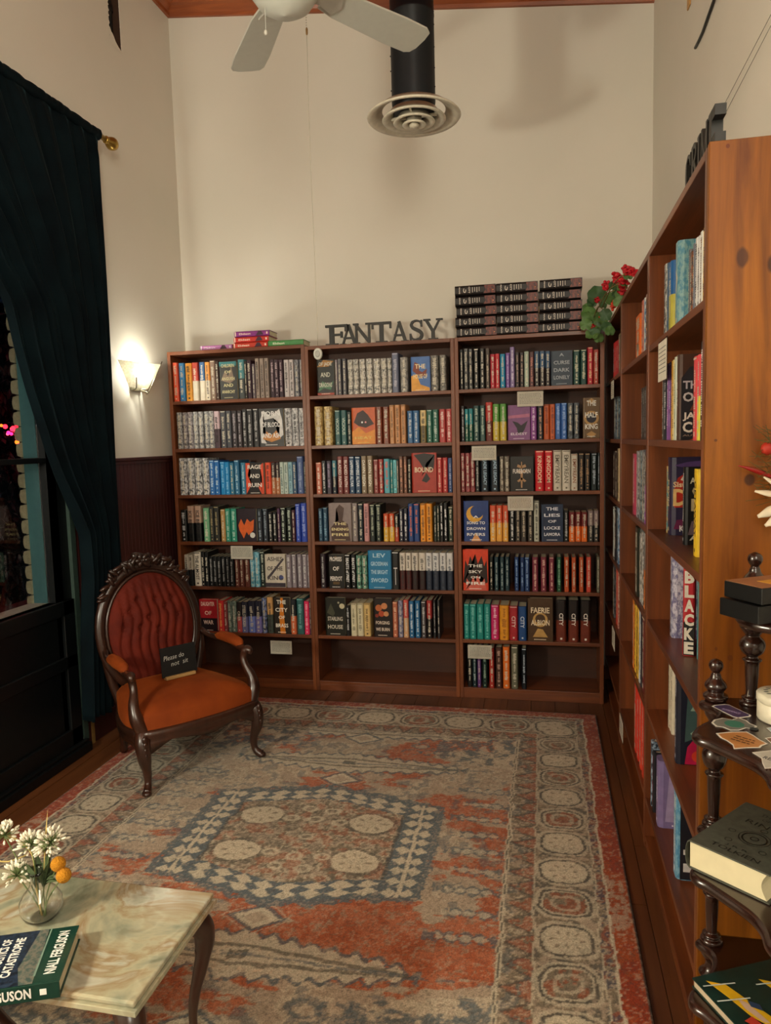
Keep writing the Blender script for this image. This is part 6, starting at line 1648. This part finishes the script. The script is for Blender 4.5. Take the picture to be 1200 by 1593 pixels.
# big green picture book on the lower shelf
gb = thing('book', 'large dark green picture book with yellow gliders, on the lower shelf of the stand', 'book', (1.632, -2.648, .3956), math.atan2(-.894, .447)); w_, L_, h_ = .235, .27, .020
DG = plain('16302A', rough=.25, coat=.35, var=.3); cv = MB(); cv.box(0, w_, 0, L_, 0, .0028, DG); cv.box(0, w_, 0, L_, h_ - .0028, h_, DG); cv.box(0, w_, L_, L_ + .003, 0, h_, DG); cv.build('cover', gb, .0006)
pg = MB(); pg.box(.003, w_ - .003, .003, L_, .003, h_ - .003, plain('C8B498', rough=.8)); pg.build('pages', gb)
pr = MB(); z = h_ + .0003; Y1 = plain('E0B020', rough=.35); W1 = plain('D0D8D0', rough=.4); SK = plain('C8A890', rough=.5); RD = plain('B83828'); NV = plain('283858'); GR2 = plain('4a6a58')
for k, (ox, oy) in enumerate(((.035, .02), (.06, .12), (.15, .05))):
    flat(pr, [(ox - .02, oy + .0), (ox + .0, oy + .03), (ox + .09, oy + .055), (ox + .115, oy + .04), (ox + .08, oy + .02), (ox + .03, oy + .012)], z + .0003 * k, Y1)
    flat(pr, [(ox + .035, oy + .026), (ox + .05, oy + .036), (ox + .10, oy + .042), (ox + .105, oy + .034), (ox + .06, oy + .022)], z + .0003 * k + .0004, SK)
    for q in (.0, .04): flat(pr, [(ox - .01 + q, oy - .015), (ox - .007 + q, oy - .015), (ox + .003 + q, oy + .05), (ox + .0 + q, oy + .05)], z + .0003 * k + .0006, W1)
    flat(pr, [(ox + .045, oy + .04), (ox + .06, oy + .055), (ox + .075, oy + .05), (ox + .06, oy + .036)], z + .0003 * k + .0007, NV)
flat(pr, [(.12, .02), (.14, .03), (.135, .045), (.115, .04)], z + .0012, RD); flat(pr, [(.15, .15), (.23, .16), (.23, .24), (.13, .24), (.11, .19)], z, GR2); pr.build('cover_picture', gb)

# ------------------------------------------------------------------ silk geranium trailing over the bookcase corner
LFG = plain('56783F', rough=.5, var=.25, scale=30); LFD = plain('3A5A34', rough=.5, var=.25, scale=30); RED = plain('C01824', rough=.5, var=.2); ORG = plain('D83C1C', rough=.5); STM = plain('7A6A3A', rough=.6)
ge = thing('artificial_geranium', 'silk geranium with red blooms trailing over the corner of the bookcases', 'plant', (1.62, -.35, ZR[0] + .002))
def P2W(u, v, X): 
    d = RT * ((u - 600) / 1130) - UP * ((v - 796.5) / 1130) + FW; t_ = (X - 1.35119) / d.x; return Vector((1.35119, -4.08166, 1.48633)) + d * t_
base = Vector(ge.location); r = random.Random(17)
def leafd(c, s, m, nx_, tilt):
    mb = MB(); n = 24; R_ = Matrix.Rotation(tilt, 3, 'Z') @ Matrix.Rotation(nx_, 3, 'X'); vs = [Vector((0, 0, 0))]
    for i in range(n):
        a = 2 * math.pi * i / n; rr = s * (1 + .05 * math.sin(a * 7 + 1)) * (1 - .35 * math.exp(-((a - math.pi * 1.5) / .25) ** 2)); vs.append(Vector((rr * math.cos(a), rr * math.sin(a), .14 * s * (1 + .9 * math.sin(4 * a + s * 99)))))
    vs2 = [v + Vector((0, 0, -.0012)) for v in vs]; al = [R_ @ v + c for v in vs + vs2]; k = n + 1
    mb.add(al, [(0, 1 + i, 1 + (i + 1) % n) for i in range(n)] + [(k, k + 1 + (i + 1) % n, k + 1 + i) for i in range(n)], m, None, True); o = mb.build('leaf', ge); return o
gl = [(929, 460, .050), (918, 490, .045), (935, 497, .038), (943, 490, .034), (922, 520, .036), (912, 505, .032), (926, 512, .036), (932, 526, .026), (952, 466, .036), (956, 445, .030), (966, 458, .03), (978, 428, .026), (944, 508, .028), (949, 515, .026), (962, 470, .026), (938, 475, .022), (972, 440, .022), (915, 480, .03), (960, 455, .028), (968, 447, .026), (930, 505, .03), (921, 470, .028)]
base_x = {}
for i, (u, v, s) in enumerate(gl):
    t_ = (u - 905) / 85.0; p_ = Vector((1.585 + .12 * t_, -.06 - 1.0 * max(0, t_ - .35), 2)); 
    d = RT * ((u - 600) / 1130) - UP * ((v - 796.5) / 1130) + FW; k_ = (p_.y + 4.08166) / d.y; c = Vector((1.35119, -4.08166, 1.48633)) + d * k_
    sc_ = s * 1.0 * (c.y + 4.08) / 4.0
    leafd(c - base, sc_, LFG if i % 3 else LFD, math.pi / 2 + r.uniform(-.5, .5), r.uniform(-.5, .3))
def blossom(c, s, m, name, n=13):
    mb = MB()
    for i in range(n):
        d = Vector((r.gauss(0, 1), r.gauss(0, 1), r.gauss(0, .8))).normalized() * s * r.uniform(.3, .9); mb.ball(c + d, s * .42, m, n=7, k=4, sc=(1, 1, .35), rot=Matrix.Rotation(r.uniform(0, 3), 3, 'X') @ Matrix.Rotation(r.uniform(0, 3), 3, 'Z'))
    mb.build(name, ge)
for u, v, s, m in ((945, 447, .024, RED), (961, 431, .026, RED), (972, 436, .024, RED), (967, 450, .027, RED), (980, 420, .024, RED), (975, 417, .02, RED), (987, 424, .02, RED), (944, 440, .016, RED), (929, 467, .016, RED), (956, 472, .017, ORG), (954, 478, .015, ORG), (934, 494, .012, ORG), (924, 507, .012, RED), (966, 440, .02, RED)):
    t_ = (u - 905) / 85.0; y_ = -.07 - 1.0 * max(0, t_ - .35); d = RT * ((u - 600) / 1130) - UP * ((v - 796.5) / 1130) + FW; k_ = (y_ + 4.08166) / d.y; c = Vector((1.35119, -4.08166, 1.48633)) + d * k_
    blossom(c - base, s * 1.15, m, 'blossom')
mb = MB()
for a, b_ in (((.06, -.30, .05), (.0, .20, .02)), ((.05, -.2, .04), (.0, .25, .02)), ((.02, .1, .01), (-.01, .27, .0)), ((.07, -.45, .06), (.02, .1, .02))):
    m_ = [(a[i] + b_[i]) / 2 + (.03 if i == 2 else 0) for i in range(3)]; mb.tube([a, m_, b_], .0025, STM, n=5)
mb.build('stems', ge)

# ------------------------------------------------------------------ dried wreath at the right edge, hung on the end board
wr = thing('dried_bouquet', 'dried bouquet with bone-white blooms and red tips hung on the pine end board', 'bouquet', (1.845, -2.392, 1.36)); BN = plain('D8CDB4', rough=.6); SPK = plain('4A4820', rough=.7, var=.3); RDT = plain('8A1410', rough=.4)
mb = MB(); r = random.Random(2)
for i in range(90):
    a = r.uniform(1.7, 4.3); l_ = r.uniform(.02, .055); c = Vector((r.uniform(-.03, .02), r.uniform(-.01, .01), r.uniform(-.02, .13))); d = Vector((math.cos(a), r.uniform(-.2, .2), math.sin(a) * .8)) * l_
    mb.tube([c, c + d], .0006, SPK, n=3, sub=1)
tag(mb.build('grass_spikes', wr), 'fine olive spikes', kind='stuff')
for pts in ([(-.02, 0, .03), (-.05, .0, .044), (-.085, 0, .055)], ):
    mb = MB(); mb.tube(pts, [.004, .006, .001], RDT, n=7); mb.build('red_pod', wr)
mb = MB(); mb.ball((-.028, 0, .09), .014, plain('A02818')); mb.build('berry', wr)
for (x0, z0, x1, z1, w2) in ((-.0, -.01, -.052, -.0, .009), (.0, -.03, -.045, -.055, .012), (.005, .0, -.035, .03, .008), (0, -.05, -.03, -.075, .010)):
    mb = MB(); mb.tube([(x0, 0, z0), ((x0 + x1) / 2, -.012, (z0 + z1) / 2), (x1, -.004, z1)], [w2 * .5, w2, w2 * .35], BN, n=8, flat=.5); mb.build('petal', wr)
mb = MB(); mb.tube([(.0, 0, -.08), (.01, 0, .0), (.02, .01, .15)], .004, SPK, n=6); mb.build('stalk', wr)
mb = MB(); mb.tube([(.02, .012, .15), (.02, .016, .17)], .002, MET, n=6, sub=1); mb.build('hook', wr)
